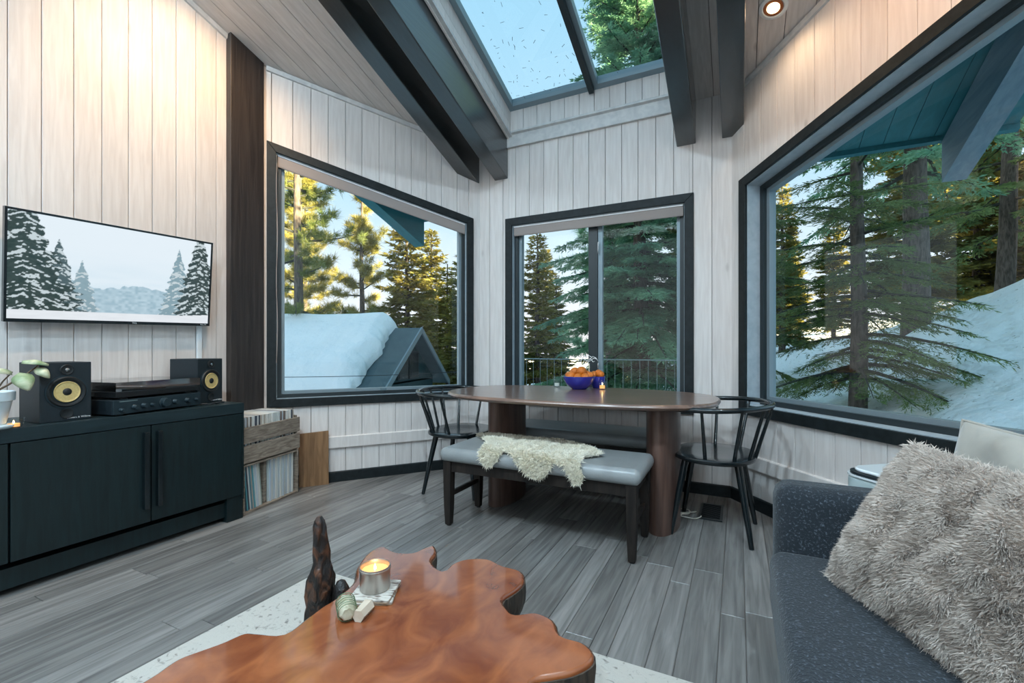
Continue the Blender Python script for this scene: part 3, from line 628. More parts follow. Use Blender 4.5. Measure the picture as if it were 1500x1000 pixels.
def tvtree(u0, half, top, dark, seed):
    prof = np.clip((top - V_)/top, 0, 1)*half*(.72+.55*vnoise(U, V_, (3, 34), seed)); m = np.abs(U-u0) < prof
    n = vnoise(U + .5*np.abs(U-u0), V_ + np.abs(U-u0)*.9, (34, 60), seed+1)*.6 + vnoise(U, V_, (79, 79), seed+2)*.4
    c = np.where((n > .60)[..., None], np.array((.52, .60, .63)), np.array(dark) + .05*n[..., None]); px_[m] = c[m]
tvtree(.30, .10, .62, (.22, .33, .38), 10); tvtree(.80, .12, .88, (.20, .31, .36), 20); tvtree(.93, .16, 1.2, (.022, .045, .045), 30); tvtree(.20, .13, .80, (.05, .09, .10), 40); tvtree(.06, .24, 1.25, (.012, .034, .030), 50)
gr = V_ < (.085 + .02*np.clip((U-.8)*5, 0, 1)); px_[gr] = np.array((.74, .78, .82)) - .05*vnoise(U, V_, (20, 60), 7)[gr][:, None]
vv = np.stack([np.full(U.shape, .001), (U-.5)*(tw_-.02), z0_+.017+V_*(th_-.028)], -1).reshape(-1, 3)
idx = np.arange(nu*nv).reshape(nv, nu); ff = np.stack([idx[:-1, :-1], idx[:-1, 1:], idx[1:, 1:], idx[1:, :-1]], -1).reshape(-1, 4)
ms = bpy.data.materials.new('tv_screen'); ms.use_nodes = True; b_ = ms.node_tree.nodes['Principled BSDF']; at_ = ms.node_tree.nodes.new('ShaderNodeAttribute'); at_.attribute_name = 'picture'
ms.node_tree.links.new(at_.outputs['Color'], b_.inputs['Emission Color']); b_.inputs['Emission Strength'].default_value = .48; b_.inputs['Base Color'].default_value = (.005, .005, .006, 1); b_.inputs['Roughness'].default_value = .12
sc_ = np_mesh('screen', vv, ff, ms, tv); ca = sc_.data.color_attributes.new('picture', 'FLOAT_COLOR', 'POINT')
ca.data.foreach_set('color', np.concatenate([px_.reshape(-1, 3), np.ones((nu*nv, 1))], 1).astype(np.float32).ravel())
MB().box(-.085, -.05, -.12, .12, -.12, .12).build('wall_mount', M['rubber'], tv)
text('logo', 'TCL', .013, M['white'], tv, (.0062, .055, z0_+.008), (R(90), 0, R(90))); text('logo', 'Roku TV', .010, M['white'], tv, (.0062, tw_/2-.04, z0_+.008), (R(90), 0, R(90)))
cc = empty('cable_cover', (XL+.012, 1.779, SBZ), 0, 'white cable cover strip running down the wall below the television', 'cable cover')
MB().rbox(0, .02, -.016, .016, .0, .56, .006).build('channel', M['white'], cc)

# record crates ------------------------------------------------------
CR0 = Vector((-2.800, 1.822, 0)); CRD = Vector((-.115, .52, 0)).normalized(); ang = math.atan2(CRD.y, CRD.x) - R(90)
def crate(z, label, upright):
    o = empty('record_crate', (CR0.x, CR0.y, z), ang, label, 'crate')      # local: +y along the front, -x into the depth
    L_, D_, H_ = .50, .33, .315 if not upright else .255; t = .012
    def sl(x0, x1, y0, y1, z0, z1, n='slat'): MB().box(x0, x1, y0, y1, z0, z1).build(n, M['crate'], o, bevel=.0015)
    if upright:
        for z0, z1 in ((.008, .118), (.132, .235)): sl(-t, 0, 0, L_+.015, z0, z1); sl(-D_, -D_+t, 0, L_+.015, z0, z1)
        sl(-D_+t, -t, 0, t, .0, .25, 'end_panel'); sl(-D_+t, -t, L_-t, L_, 0, .25, 'end_panel')
        for k in range(3): sl(-D_+t+k*.102, -D_+t+.095+k*.102, t, L_-t, 0, .010, 'bottom_slat')
    else:
        sl(-D_, 0, -.0, t, 0, H_, 'end_panel'); sl(-D_, 0, L_-t, L_, 0, H_, 'end_panel'); sl(-D_+t, -.03, L_*.40, L_*.40+.022, .016, H_-.014, 'divider')
        for z0 in (0, H_-t):
            for k in range(3): sl(-D_+k*.112, -D_+.105+k*.112, t, L_-t, z0, z0+t, 'long_slat')
        for k in range(3): sl(-D_, -D_+.01, t, L_-t, .02+k*.1, .11+k*.1, 'back_slat')
    return o
c_lo = crate(0, 'open-fronted wooden crate of records standing on the floor', False)
c_up = crate(.318, 'slatted wooden crate full of records stacked on the other crate', True)
sleeve_cols = [(.55, .58, .56), (.10, .22, .26), (.42, .36, .30), (.62, .60, .55), (.05, .06, .08), (.10, .30, .34), (.35, .18, .14), (.50, .55, .60), (.30, .33, .28), (.66, .65, .62), (.16, .12, .10)]
SM = [pm('record_sleeve_%d' % i, c, .6) for i, c in enumerate(sleeve_cols)]
sleeve_mesh = {}
def sleeve(y, z, lean, k, label, group, depth=.005, ln=.300, h=.30, x=-.012, th=.0085):
    key = (k % 11, round(ln, 3), th)
    if key not in sleeve_mesh:
        o = MB().box(-ln, 0, -th/2, th/2, 0, h).build('record_sleeve', SM[k % 11], None); sleeve_mesh[key] = o.data
    else: o = bpy.data.objects.new('record_sleeve', sleeve_mesh[key]); col.objects.link(o)
    mw = Matrix.Translation((CR0.x, CR0.y, 0)) @ Matrix.Rotation(ang, 4, 'Z') @ Matrix.Translation((x, y, z)) @ Matrix.Rotation(lean, 4, 'X')
    o.matrix_world = mw; tag(o, label, 'record', group)
ks = [7, 4, 5, 4, 9, 1, 2, 5, 0, 7, 9, 3, 8, 5, 7, 0]
y = .034
for i in range(13):
    sleeve(y + .0122*i, .0125, R(5.5), ks[i % 16], 'thin record sleeve leaning in the left bay of the open crate', 'records in the open crate, left bay', h=.285, x=-.018-random.random()*.01, th=.0095)
for i in range(19):
    sleeve(.239 + .0131*i, .0125, R(0), (i*7+i//3) % 11, 'thin record sleeve upright in the right bay of the open crate', 'records in the open crate, right bay', h=.285, x=-.018-random.random()*.012, th=.0105)
for i in range(32):
    sleeve(.022 + .0143*i, .330, R(0), [0, 9, 3, 4, 9, 7, 0, 3, 2, 9, 10][(i*5+i//4) % 11], 'record sleeve standing in the upper slatted crate', 'records in the upper crate', h=.285, x=-.015-random.random()*.008, th=.0118, ln=.295)
bd = empty('plywood_board', W1.p(1.39, .045, 0), R(0), 'brown plywood board leaning on the wall beside the crates', 'board'); off = Vector(bd.location)
m = MB(); m.loft([[tuple(Vector(W1.p(s_, t_+k, z)) - off) for s_, t_, z in ((1.29, .052, 0), (1.50, .052, 0), (1.50, .034, .405), (1.29, .034, .415))] for k in (0, .011)]); m.build('panel', M['ply'], bd, bevel=.001)

# ================================================================== dining set
TX, TY, TZ = -.985, 2.925, .76
tb = empty('dining_table', (TX, TY, 0), 0, 'long oval walnut dining table on two columns', 'table')
hx, hy = .895, .515
def oval(dx, dy, z, n=72):
    out = []
    for k in range(n):
        a = 2*math.pi*k/n; c, s = math.cos(a), math.sin(a); p = 2.75
        out.append((math.copysign(abs(c)**(2/p), c)*dx, math.copysign(abs(s)**(2/p), s)*dy, z))
    return out
m = MB(); m.loft([oval(hx-.030, hy-.030, TZ-.034), oval(hx-.008, hy-.008, TZ-.027), oval(hx, hy, TZ-.016), oval(hx-.003, hy-.003, TZ-.006), oval(hx-.012, hy-.012, TZ)]); m.build('top', M['walnut'], tb, smooth=40)
for cx_ in (-1.468-TX, -.405-TX):
    m = MB(); m.lathe([(.095, 0), (.095, TZ-.034)], 48, (cx_, -.035, 0), sy=2.4); m.build('column', M['walnutv'], tb, smooth=50)

def bench(loc, label):
    o = empty('dining_bench', loc, 0, label, 'bench', 'leather-topped benches')
    L_, D_ = 1.18, .44
    MB().rbox(-L_/2, L_/2, -D_/2, D_/2, .385, .468, .035, 5, .036).build('cushion', M['leather'], o, smooth=60)
    for sy in (-1, 1): MB().box(-L_/2+.03, L_/2-.03, sy*(D_/2-.045)-.011, sy*(D_/2-.045)+.011, .325, .388).build('apron', M['benchwood'], o, bevel=.002)
    for sx in (-1, 1):
        MB().box(sx*(L_/2-.05)-.011, sx*(L_/2-.05)+.011, -D_/2+.05, D_/2-.05, .325, .388).build('apron', M['benchwood'], o, bevel=.002)
        MB().box(sx*(L_/2-.05)-.010, sx*(L_/2-.05)+.010, -D_/2+.05, D_/2-.05, .170, .198).build('stretcher', M['benchwood'], o, bevel=.002)
        for sy in (-1, 1):
            x0, y0 = sx*(L_/2-.047), sy*(D_/2-.047); l = []
            for z, h in ((.007, .018), (.12, .023), (.325, .0265), (.388, .0265)): l.append([(x0+a*h, y0+b*h, z) for a, b in ((-1, -1), (1, -1), (1, 1), (-1, 1))])
            lg = MB().loft(l).build('leg', M['benchwood'], o, bevel=.003)
            MB().lathe([(.014, 0), (.014, .0075)], 14, (x0, y0, 0)).build('foot_pad', M['rubber'], lg)
    return o
bench((-1.012, 2.455, 0), 'grey leather bench with a sheepskin on it in front of the table')
bench((-1.03, 3.315, 0), 'grey leather bench between the table and the wall')

def chair(loc, rz, label):
    o = empty('spindle_chair', loc, rz, label, 'chair', 'black spindle dining chairs')     # faces local +x
    m = MB()
    def seat(k, z): return [(math.copysign(abs(math.cos(a))**.85, math.cos(a))*.225*k, math.copysign(abs(math.sin(a))**.85, math.sin(a))*.265*k, z) for a in np.linspace(0, 2*math.pi, 48, endpoint=False)]
    m.loft([seat(.90, .424), seat(.985, .434), seat(1.0, .446), seat(.985, .455), seat(.93, .458), seat(.6, .452), seat(.2, .449)]); m.build('seat', M['chairblack'], o, smooth=50)
    for sx, sy in ((1, 1), (1, -1), (-1, 1), (-1, -1)):
        MB().tube([(sx*.135, sy*.135, .428), (sx*.165, sy*.165, .25), (sx*.205, sy*.205, 0)], [.021, .018, .0125], 12).build('leg', M['chairblack'], o, smooth=60)
    rail = []
    for k in range(33):
        a = R(180-118) + R(236)*k/32; rail.append((.28*math.cos(a)-.02 + (.06 if abs(k-16) > 13 else 0)*((abs(k-16)-13)/3), .36*math.sin(a), .735 + .012*math.cos(a+math.pi)))
    MB().tube(rail, [.015 if 0 < k < 32 else .012 for k in range(33)], 12, flat=.95).build('arm_rail', M['chairblack'], o, smooth=60)
    for aa in (-90, -58, -30, -9, 9, 30, 58, 90):
        a = R(180+aa); sx_, sy_ = .205*math.cos(a)-.012, .225*math.sin(a)
        if abs(aa) == 90: sx_ = .02
        t_ = (.28*math.cos(a)-.02 + (.04 if abs(aa) == 90 else 0), .36*math.sin(a), .733)
        MB().tube([(sx_, sy_, .448), (sx_*.62+t_[0]*.38, sy_*.62+t_[1]*.38, .56), t_], [.0105, .0095, .0075], 10).build('spindle', M['chairblack'], o, smooth=60)
    return o
chair((-.125, 2.925, 0), R(180-4), 'black spindle chair between the table and the sofa')
chair((-1.87, 2.905, 0), R(6), 'black spindle chair at the table end near the crates')

# sheepskin ----------------------------------------------------------
YF, ZS = 2.240, .474
sk = [(-1.543,2.60),(-1.47,2.655),(-1.30,2.665),(-1.14,2.65),(-.98,2.665),(-.85,2.60),(-.715,2.50),(-.66,2.43),(-.70,2.37),(-.745,2.335),(-.700,2.19),(-.715,2.145),(-.755,2.145),(-.81,2.225),(-.865,2.235),(-.905,2.165),(-.955,2.14),(-1.03,2.165),(-1.10,2.235),(-1.165,2.265),(-1.215,2.19),(-1.265,2.165),(-1.305,2.21),(-1.325,2.30),(-1.36,2.42),(-1.44,2.50)]
SKIN = sk
def inside(P, poly):
    poly = np.array(poly); n = len(poly); r_ = np.zeros(len(P), bool); j = n-1
    for i in range(n):
        xi, yi = poly[i]; xj, yj = poly[j]
        r_ ^= ((yi > P[:, 1]) != (yj > P[:, 1])) & (P[:, 0] < (xj-xi)*(P[:, 1]-yi)/(yj-yi+1e-12)+xi); j = i
    return r_
def drape(P, h=.012):
    x_, q = P[:, 0], P[:, 1]; r_ = .03
    top = q >= YF+r_; hang = q < YF + r_ - r_*math.pi/2
    a = np.clip((YF+r_-q)/r_, 0, math.pi/2)
    y_ = np.where(top, q, YF+r_ - (r_+h)*np.sin(a)); z = np.where(top, ZS+h, ZS - r_ + (r_+h)*np.cos(a)); z = np.where(hang, ZS - r_ - (YF+r_-r_*math.pi/2 - q), z)
    nn = np.stack([np.zeros_like(a), -np.sin(a), np.cos(a)], -1)
    return np.stack([x_, y_, z], -1), nn
def blades(P, N, length, width, lean, rr, curl=.5):
    n = len(P); t = rr.normal(size=(n, 3))*curl + lean; D = N + t; D /= np.linalg.norm(D, axis=1)[:, None]
    S = np.cross(D, rr.normal(size=(n, 3))); S /= np.linalg.norm(S, axis=1)[:, None]
    ln = length*rr.uniform(.6, 1.15, n)[:, None]; droop = np.array((0, 0, -.18))*ln
    v = np.concatenate([(P-S*width)[:, None], (P+S*width)[:, None], (P+D*ln*.6+S*width*.75)[:, None], (P+D*ln+droop+t*ln*.25)[:, None]], 1).reshape(-1, 3)
    b = np.arange(n)[:, None]*4; f = np.concatenate([b+np.array([0, 1, 2]), b+np.array([0, 2, 3])], 0); return v, f
sh = empty('sheepskin', (-1.0, 2.4, ZS), 0, 'cream sheepskin draped over the front bench', 'sheepskin'); off = np.array((-1.0, 2.4, ZS))
gx = np.arange(-1.6, -.5, .012); gy = np.arange(2.10, 2.70, .012); GX, GY = np.meshgrid(gx, gy); Pg = np.stack([GX.ravel(), GY.ravel()], -1)
ins = inside(Pg, sk).reshape(GX.shape); P3, _ = drape(Pg, .011); ii = np.arange(GX.size).reshape(GX.shape)
cell = ins[:-1, :-1] & ins[1:, :-1] & ins[:-1, 1:] & ins[1:, 1:]
hide = np_mesh('hide', P3-off, np.stack([ii[:-1, :-1], ii[:-1, 1:], ii[1:, 1:], ii[1:, :-1]], -1)[cell], M['wool'], sh, True)
md = hide.modifiers.new('solid', 'SOLIDIFY'); md.thickness = .008; md.offset = -1
Pr = np.stack([rng.uniform(-1.6, -.5, 90000), rng.uniform(2.10, 2.70, 90000)], -1); Pr = Pr[inside(Pr, sk)]
P3, N3 = drape(Pr, .011); wv = .35*np.stack([np.sin(Pr[:, 1]*70+Pr[:, 0]*25), np.cos(Pr[:, 0]*85), 0*Pr[:, 0]], -1)
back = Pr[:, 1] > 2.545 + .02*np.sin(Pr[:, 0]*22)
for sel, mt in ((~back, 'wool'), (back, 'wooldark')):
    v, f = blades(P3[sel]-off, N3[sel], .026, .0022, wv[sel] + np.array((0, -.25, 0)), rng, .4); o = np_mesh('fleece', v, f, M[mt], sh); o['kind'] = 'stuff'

# things on the table -------------------------------------------------
bw = empty('fruit_bowl', (-1.048, 3.225, TZ), 0, 'cobalt blue bowl full of oranges on the dining table', 'bowl')
MB().lathe([(.001, 0), (.052, 0), (.056, .004), (.082, .022), (.102, .048), (.114, .076), (.119, .094), (.1155, .0955), (.110, .076), (.097, .049), (.077, .026), (.050, .011), (.001, .009)], 48).build('shell', M['cobalt'], bw, smooth=40)
orange_me = None
def orange(x_, y_, z, r_, label, group):
    global orange_me
    if orange_me is None:
        o = empty('orange', (0, 0, 0))
        MB().lathe([(.001, -.93)]+[(math.cos(a)*1.0, math.sin(a)*.93) for a in np.linspace(R(-85), R(85), 13)]+[(.001, .92)], 20).build('peel', M['orange'], o, smooth=180)
        MB().lathe([(.001, .93), (.10, .925), (.12, .915), (.05, .95), (.001, .96)], 8).build('stem_end', M['twine'], o); orange_me = o
    else: o = copy_tree(orange_me)
    o.location = (x_, y_, z); o.scale = (r_, r_, r_); o.rotation_euler = (random.uniform(-.8, .8), random.uniform(-.8, .8), random.uniform(0, 6)); tag(o, label, 'orange', group)
bx_, by_ = -1.048, 3.235
names = ['orange at the left edge of the blue bowl', 'orange at the front left of the blue bowl', 'orange at the front middle of the blue bowl', 'orange low at the front right of the blue bowl', 'orange at the right edge of the blue bowl', 'orange at the back left of the blue bowl', 'orange at the back right of the blue bowl', 'topmost orange on the front of the pile in the blue bowl', 'topmost orange at the back of the pile in the blue bowl', 'bottom orange hidden under the pile in the blue bowl']
by_ = 3.225
for (dx, dy, dz, r_), nm in zip([(-.074, .0, .094, .034), (-.046, -.056, .096, .035), (.014, -.070, .090, .031), (.060, -.048, .090, .033), (.074, .018, .096, .034), (-.035, .058, .098, .036), (.034, .064, .100, .036), (.022, -.012, .130, .039), (-.034, -.004, .126, .036), (.0, .0, .058, .036)], names):
    orange(bx_+dx, by_+dy, TZ+dz, r_, nm, 'oranges in the large bowl')
b2 = empty('small_bowl', (-.955, 3.385, TZ), 0, 'small cobalt bowl of oranges behind the large fruit bowl', 'bowl')
MB().lathe([(.001, 0), (.036, 0), (.040, .006), (.056, .05), (.060, .088), (.056, .088), (.050, .05), (.034, .012), (.001, .011)], 36).build('shell', M['cobalt'], b2, smooth=40)
for (dx, dy, dz, r_), nm in zip([(-.022, -.02, .10, .030), (.026, -.012, .102, .030), (.0, .026, .11, .029), (0, 0, .05, .03)], ['left orange in the small bowl', 'right orange in the small bowl', 'rear orange in the small bowl', 'bottom orange in the small bowl']):
    orange(-.955+dx, 3.385+dy, TZ+dz, r_, nm + ' behind the fruit bowl', 'oranges in the small bowl')
vs_ = empty('ribbed_vase', (-1.075, 3.375, TZ), 0, 'clear ribbed glass vase with dried white stems behind the fruit bowl', 'vase')
def ribbed(r_, z, n=64, a=.0022): return [((r_+a*math.cos(k/n*2*math.pi*16))*math.cos(2*math.pi*k/n), (r_+a*math.cos(k/n*2*math.pi*16))*math.sin(2*math.pi*k/n), z) for k in range(n)]
m = MB(); m.loft([ribbed(.055, 0), ribbed(.058, .02), ribbed(.060, .185), ribbed(.056, .185), ribbed(.053, .012)]); m.build('glass', M['clear'], vs_, smooth=60)
for k in range(7):
    a = k*.9; x_, y_ = .03*math.cos(a), .03*math.sin(a); e_ = Vector((x_*1.6+.045, y_*1.4, .225+.012*(k % 3)))
    MB().tube([(x_*.6, y_*.6, .014), (x_, y_, .12), (x_*1.4+.01, y_*1.3, .195), tuple(e_), (e_.x+.022, e_.y, e_.z-.004-.004*k), (e_.x+.035, e_.y, e_.z-.022)], [.0016, .0016, .0018, .0022, .0026, .0012], 6).build('stem', M['stem'], vs_, smooth=80)
def votive(x_, y_, label, lit):
    o = empty('glass_votive', (x_, y_, TZ), R(20), label, 'candle holder', 'glass votives on the table')
    m = MB(); s = .027
    m.loft([[(a*w, b*w, z) for a, b in ((-1, -1), (1, -1), (1, 1), (-1, 1))] for w, z in ((s, 0), (s, .068), (s-.003, .068), (s-.003, .008))]); m.build('glass', M['clear'], o, bevel=.002)
    MB().lathe([(.001, .0085), (.019, .0085), (.019, .030), (.001, .029)], 24).build('wax', M['wax'] if lit else M['ivory'], o, smooth=40)
    MB().tube([(0, 0, .029), (.001, 0, .037)], .0009, 6).build('wick', M['wire'], o)
    if lit: MB().lathe([(.001, .034), (.004, .039), (.001, .050)], 12).build('flame', M['flame'], o, smooth=60)
votive(-1.262, 3.33, 'unlit clear glass candle holder left of the fruit bowl', False)
votive(-.885, 3.262, 'lit clear glass candle holder right of the fruit bowl', True)
gz_ = empty('crystal_cup', (W1.p(.86, -.012, .682)), 0, 'tiny clear glass cup on the window sill', 'cup')
MB().lathe([(.001, 0), (.020, 0), (.022, .012), (.027, .045), (.024, .046), (.018, .012), (.001, .010)], 10).build('glass', M['clear'], gz_)
# floor vent and stray cable
vt = empty('floor_vent', (-.155, 3.21, .0), R(0), 'dark metal floor vent under the right dining chair', 'vent')
mb = MB(); mb.box(-.07, .07, -.155, -.140, .0005, .006); mb.box(-.07, .07, .140, .155, .0005, .006); mb.box(-.07, -.055, -.14, .14, .0005, .006); mb.box(.055, .07, -.14, .14, .0005, .006); mb.build('frame', M['black'], vt)
MB().box(-.056, .056, -.141, .141, .0003, .0015).build('duct', M['void'], vt)
for k in range(14): MB().box(-.055, .055, -.133+k*.0200, -.127+k*.0200, .0015, .005).build('louvre', M['black'], vt)
cb = MB().tube([(-.335+.05*math.sin(t*9)+.05*t, 3.12+.06*math.cos(t*7)-.03*t, .004+.006*abs(math.sin(t*13))) for t in np.linspace(0, 1.6, 50)], .0035, 6).build('loose_cord', M['ivory'], smooth=60)
tag(cb, 'tangled pale cord on the floor beside the right table column', 'cord')

# ================================================================== coffee table and rug
rg = empty('rug', (-.95, .55, 0), 0, 'cream flat-woven rug under the burl coffee table', 'rug')
MB().rbox(-.817, .86, -1.15, .985, .0005, .009, .01, 2).build('pile', M['rug'], rg)
CT = [(-1.091,.524),(-1.099,.569),(-1.084,.61),(-1.069,.646),(-1.057,.69),(-1.026,.705),(-.969,.731),(-.975,.797),(-.982,.848),(-.982,.895),(-1.003,.982),(-1.06,1.052),(-1.103,1.144),(-1.094,1.204),(-1.025,1.189),(-.972,1.208),(-.96,1.251),(-.94,1.286),(-.898,1.245),(-.873,1.185),(-.808,1.152),(-.809,1.203),(-.785,1.251),(-.723,1.282),(-.659,1.264),(-.593,1.258),(-.561,1.213),(-.558,1.158),(-.57,1.094),(-.536,1.059),(-.51,1.048),(-.467,1.078),(-.413,1.067),(-.376,1.02),(-.321,1.017),(-.287,.992),(-.285,.954),(-.311,.91),(-.342,.883),(-.375,.847),(-.357,.778),(-.352,.683),(-.384,.626),(-.47,.596),(-.542,.534),(-.661,.516),(-.789,.481),(-.942,.452),(-1.07,.461)]
CTO = Vector((-.75, .9, 0)); n = len(CT); P = []
for i in range(n):
    p0, p1, p2, p3 = [Vector((*CT[(i+k) % n], 0)) for k in (-1, 0, 1, 2)]
    for t in (0, .25, .5, .75):
        q = .5*((2*p1)+(p2-p0)*t+(2*p0-5*p1+4*p2-p3)*t*t+(3*p1-p0-3*p2+p3)*t**3); P.append(q - CTO)
n = len(P)
def nrm2(i):
    d = (P[(i+1) % n]-P[i-1]).normalized(); return Vector((d.y, -d.x, 0))
orient = sum(P[i].x*P[(i+1) % n].y - P[(i+1) % n].x*P[i].y for i in range(n)); sg = 1 if orient > 0 else -1
def cring(out, z, j=0.0):
    r_ = random.Random(3); return [tuple(P[i] + nrm2(i)*sg*(out + j*r_.uniform(-1, 1)) + Vector((0, 0, z))) for i in range(n)]
ct = empty('coffee_table', tuple(CTO), 0, 'live-edge red burl slab coffee table with dark bark edges', 'coffee table')
m = MB(); m.loft([cring(-.004, .352), cring(-.001, .372), cring(-.003, .379), cring(-.009, .382)]); m.build('slab', M['burl'], ct, smooth=50)
m = MB(); m.loft([cring(-.022, .270, .004), cring(-.010, .290, .003), cring(.000, .320, .003), cring(.003, .350, .002), cring(.002, .371, .001), cring(-.004, .372), cring(-.02, .351)], cap=False); m.build('bark_edge', M['bark'], ct, smooth=70)
m = MB(); m.loft([cring(-.022, .269), cring(-.022, .272)]); m.build('underside', M['bark'], ct)
for x_, y_ in ((-.2, .2), (.18, .2), (.05, -.28), (-.25, -.3)):
    m = MB(); m.lathe([(.05, .010), (.045, .05), (.055, .15), (.08, .25), (.09, .275)], 20, (x_, y_, 0)); m.build('leg', M['bark'], ct, smooth=60)
# root spire that grows up beside the slab
def spire():
    m = MB(); loops = []; rr = np.random.default_rng(5)
    prof = [(.032, .052, 0), (.08, .048, 0), (.16, .046, .0), (.24, .050, .004), (.30, .050, .006), (.34, .046, .004), (.38, .046, .0), (.42, .043, -.002), (.455, .036, -.002), (.475, .027, -.004), (.50, .0265, -.004), (.53, .0245, -.002), (.555, .0235, .0), (.575, .020, .002), (.592, .0155, .003), (.602, .008, .003)]
    for k, (z, r_, dx) in enumerate(prof):
        l = []
        for i in range(24):
            a = 2*math.pi*i/24; q = 1 + .14*math.sin(3*a+z*24) + .10*math.sin(5*a-z*43) + .09*rr.uniform(-1, 1); r_s = r_*.80; l.append((dx+.006*math.sin(z*17)+r_s*q*math.cos(a), r_s*q*math.sin(a), z))
        loops.append(l)
    m.loft(loops); return m
sp_ = spire().build('root_spire', M['drift'], ct, smooth=60, loc=(-1.068-CTO.x, .920-CTO.y, -.022))
m = MB(); m.lathe([(.030, 0), (.034, .1), (.030, .25), (.027, .37), (.022, .395), (.012, .415), (.003, .42)], 16, (.050, .030, 0)); m.build('root_knob', M['drift'], sp_, smooth=60)
# candle, coasters, sage
CZ = .382
for k, (rz, lab) in enumerate(((R(30), 'lower birch-bark coaster under the tin candle'), (R(22), 'upper birch-bark coaster under the tin candle'))):
    o = empty('coaster', (-.893, .955, CZ+.0005+.0075*k), rz, lab, 'coaster', 'coasters under the candle')
    MB().rbox(-.055, .055, -.055, .055, 0, .003, .006).build('cork_base', M['cork'], o); MB().rbox(-.055, .055, -.055, .055, .003, .0072, .006).build('bark_face', M['birch'], o)
cd = empty('tin_candle', (-.900, .960, CZ+.016), 0, 'lit candle in a round tin on the coffee table', 'candle')
MB().lathe([(.001, 0), (.039, 0), (.041, .003), (.041, .050), (.0425, .052), (.0425, .058), (.041, .0585), (.041, .062), (.0395, .0625), (.0385, .060), (.0385, .045), (.001, .044)], 48).build('tin', M['steel'], cd, smooth=40)
MB().lathe([(.001, .0445), (.038, .0445), (.038, .049), (.001, .0485)], 40).build('wax', M['wax'], cd, smooth=40)
MB().lathe([(.001, .0495), (.004, .054), (.001, .066)], 12).build('flame', M['flame'], cd, smooth=60)
MB().tube([(0, 0, .0485), (0, 0, .055)], .0008, 6).build('wick', M['wire'], cd)
sg_ = empty('sage_bundle', (-.888, .846, CZ), R(-38), 'small tied sage bundle on the coffee table', 'sage bundle')
m = MB(); loops = []
for k in range(13):
    t = k/12; r_ = .021*(.80+.2*math.sin(t*3.1))*(1.0 if k not in (0, 12) else .8); loops.append([(-.035+.07*t, r_*(1+.10*math.sin(i*2.3+k))*math.cos(2*math.pi*i/18), .023+r_*(1+.10*math.sin(i*2.3+k))*math.sin(2*math.pi*i/18)) for i in range(18)])
m.loft(loops); m.build('leaves', M['sage'], sg_, smooth=60)
for k in range(6):
    x_ = -.028+.0112*k; MB().tube([(x_+.004*math.sin(a), .0235*math.cos(a), .0235+.0235*math.sin(a)) for a in np.linspace(0, 2*math.pi, 20)], .0010, 6).build('twine', M['twine'], sg_, smooth=80)
cy_ = empty('crystal', (-.850, .868, CZ), R(15), 'pale faceted crystal lying against the sage bundle', 'crystal')
MB().loft([[(.016*math.cos(a), -.03, .0145+.016*math.sin(a)) for a in np.linspace(0, 2*math.pi, 6, endpoint=False)], [(.018*math.cos(a), .02, .0145+.017*math.sin(a)) for a in np.linspace(0, 2*math.pi, 6, endpoint=False)], [(.003*math.cos(a), .040, .016+.003*math.sin(a)) for a in np.linspace(0, 2*math.pi, 6, endpoint=False)]]).build('facets', M['crystal'], cy_)

# ================================================================== sofa corner
so = empty('sofa', (.55, .65, 0), 0, 'charcoal speckled fabric sofa in the right foreground', 'sofa')
def sofb(x0, x1, y0, y1, z0, z1, r_, rz, name, mat='sofa'): return MB().rbox(x0-.55, x1-.55, y0-.65, y1-.65, z0, z1, r_, 6, rz).build(name, M[mat], so, smooth=70)
sofb(.115, .98, -.45, 1.80, .12, .27, .03, .02, 'base')
sofb(.088, .80, .66, 1.662, .265, .432, .05, .035, 'seat_cushion'); sofb(.088, .80, -.30, .655, .265, .432, .05, .035, 'seat_cushion')
sofb(.105, .98, 1.655, 1.815, .13, .625, .055, .05, 'armrest'); sofb(.105, .98, -.46, -.30, .13, .625, .055, .05, 'armrest')
sofb(.78, 1.00, -.45, 1.80, .27, .82, .07, .06, 'backrest')
for x_ in (.17, .92):
    for y_ in (-.38, 1.74): MB().lathe([(.018, 0), (.026, .125)], 16, (x_-.55, y_-.65, 0)).build('leg', M['benchwood'], so)
def cushion(name, c, e1, e2, W, H, T, n, wob, seed):
    e1 = Vector(e1).normalized(); e2 = Vector(e2); e2 = (e2-e1*e2.dot(e1)).normalized(); n3 = e1.cross(e2)
    u, v = np.meshgrid(np.linspace(-1, 1, n), np.linspace(-1, 1, n)); th = T/2*np.sqrt(np.clip((1-np.abs(u)**2.6)*(1-np.abs(v)**2.6), 0, 1))
    nz = wob*(vnoise((u+1)/2, (v+1)/2, (5, 4), seed)-.5 + .5*(vnoise((u+1)/2, (v+1)/2, (11, 3), seed+1)-.5))*(1-u**8)*(1-v**8)
    X = W/2*u*(1-.075*(1-v**2)); Y = H/2*v*(1-.075*(1-u**2))
    B = np.array([e1, e2, n3]); fr = np.stack([X, Y, th+nz], -1).reshape(-1, 3) @ B; bk = np.stack([X, Y, -th], -1).reshape(-1, 3) @ B
    i = np.arange(n*n).reshape(n, n); q = np.stack([i[:-1, :-1], i[:-1, 1:], i[1:, 1:], i[1:, :-1]], -1).reshape(-1, 4)
    return np.concatenate([fr, bk]), np.concatenate([q, q[:, ::-1]+n*n]), fr.reshape(n, n, 3), n3
FC = Vector((.436, 1.322, .612))
v, f, fr, n3 = cushion('fluffy', FC, (.41, -.91, 0), (.48, .2, .85), .50, .41, .17, 60, .028, 61)
fc = empty('plush_cushion', tuple(FC), 0, 'fluffy grey-beige plush cushion on the sofa', 'cushion')
np_mesh('cover', v, f, M['fur'], fc, True)
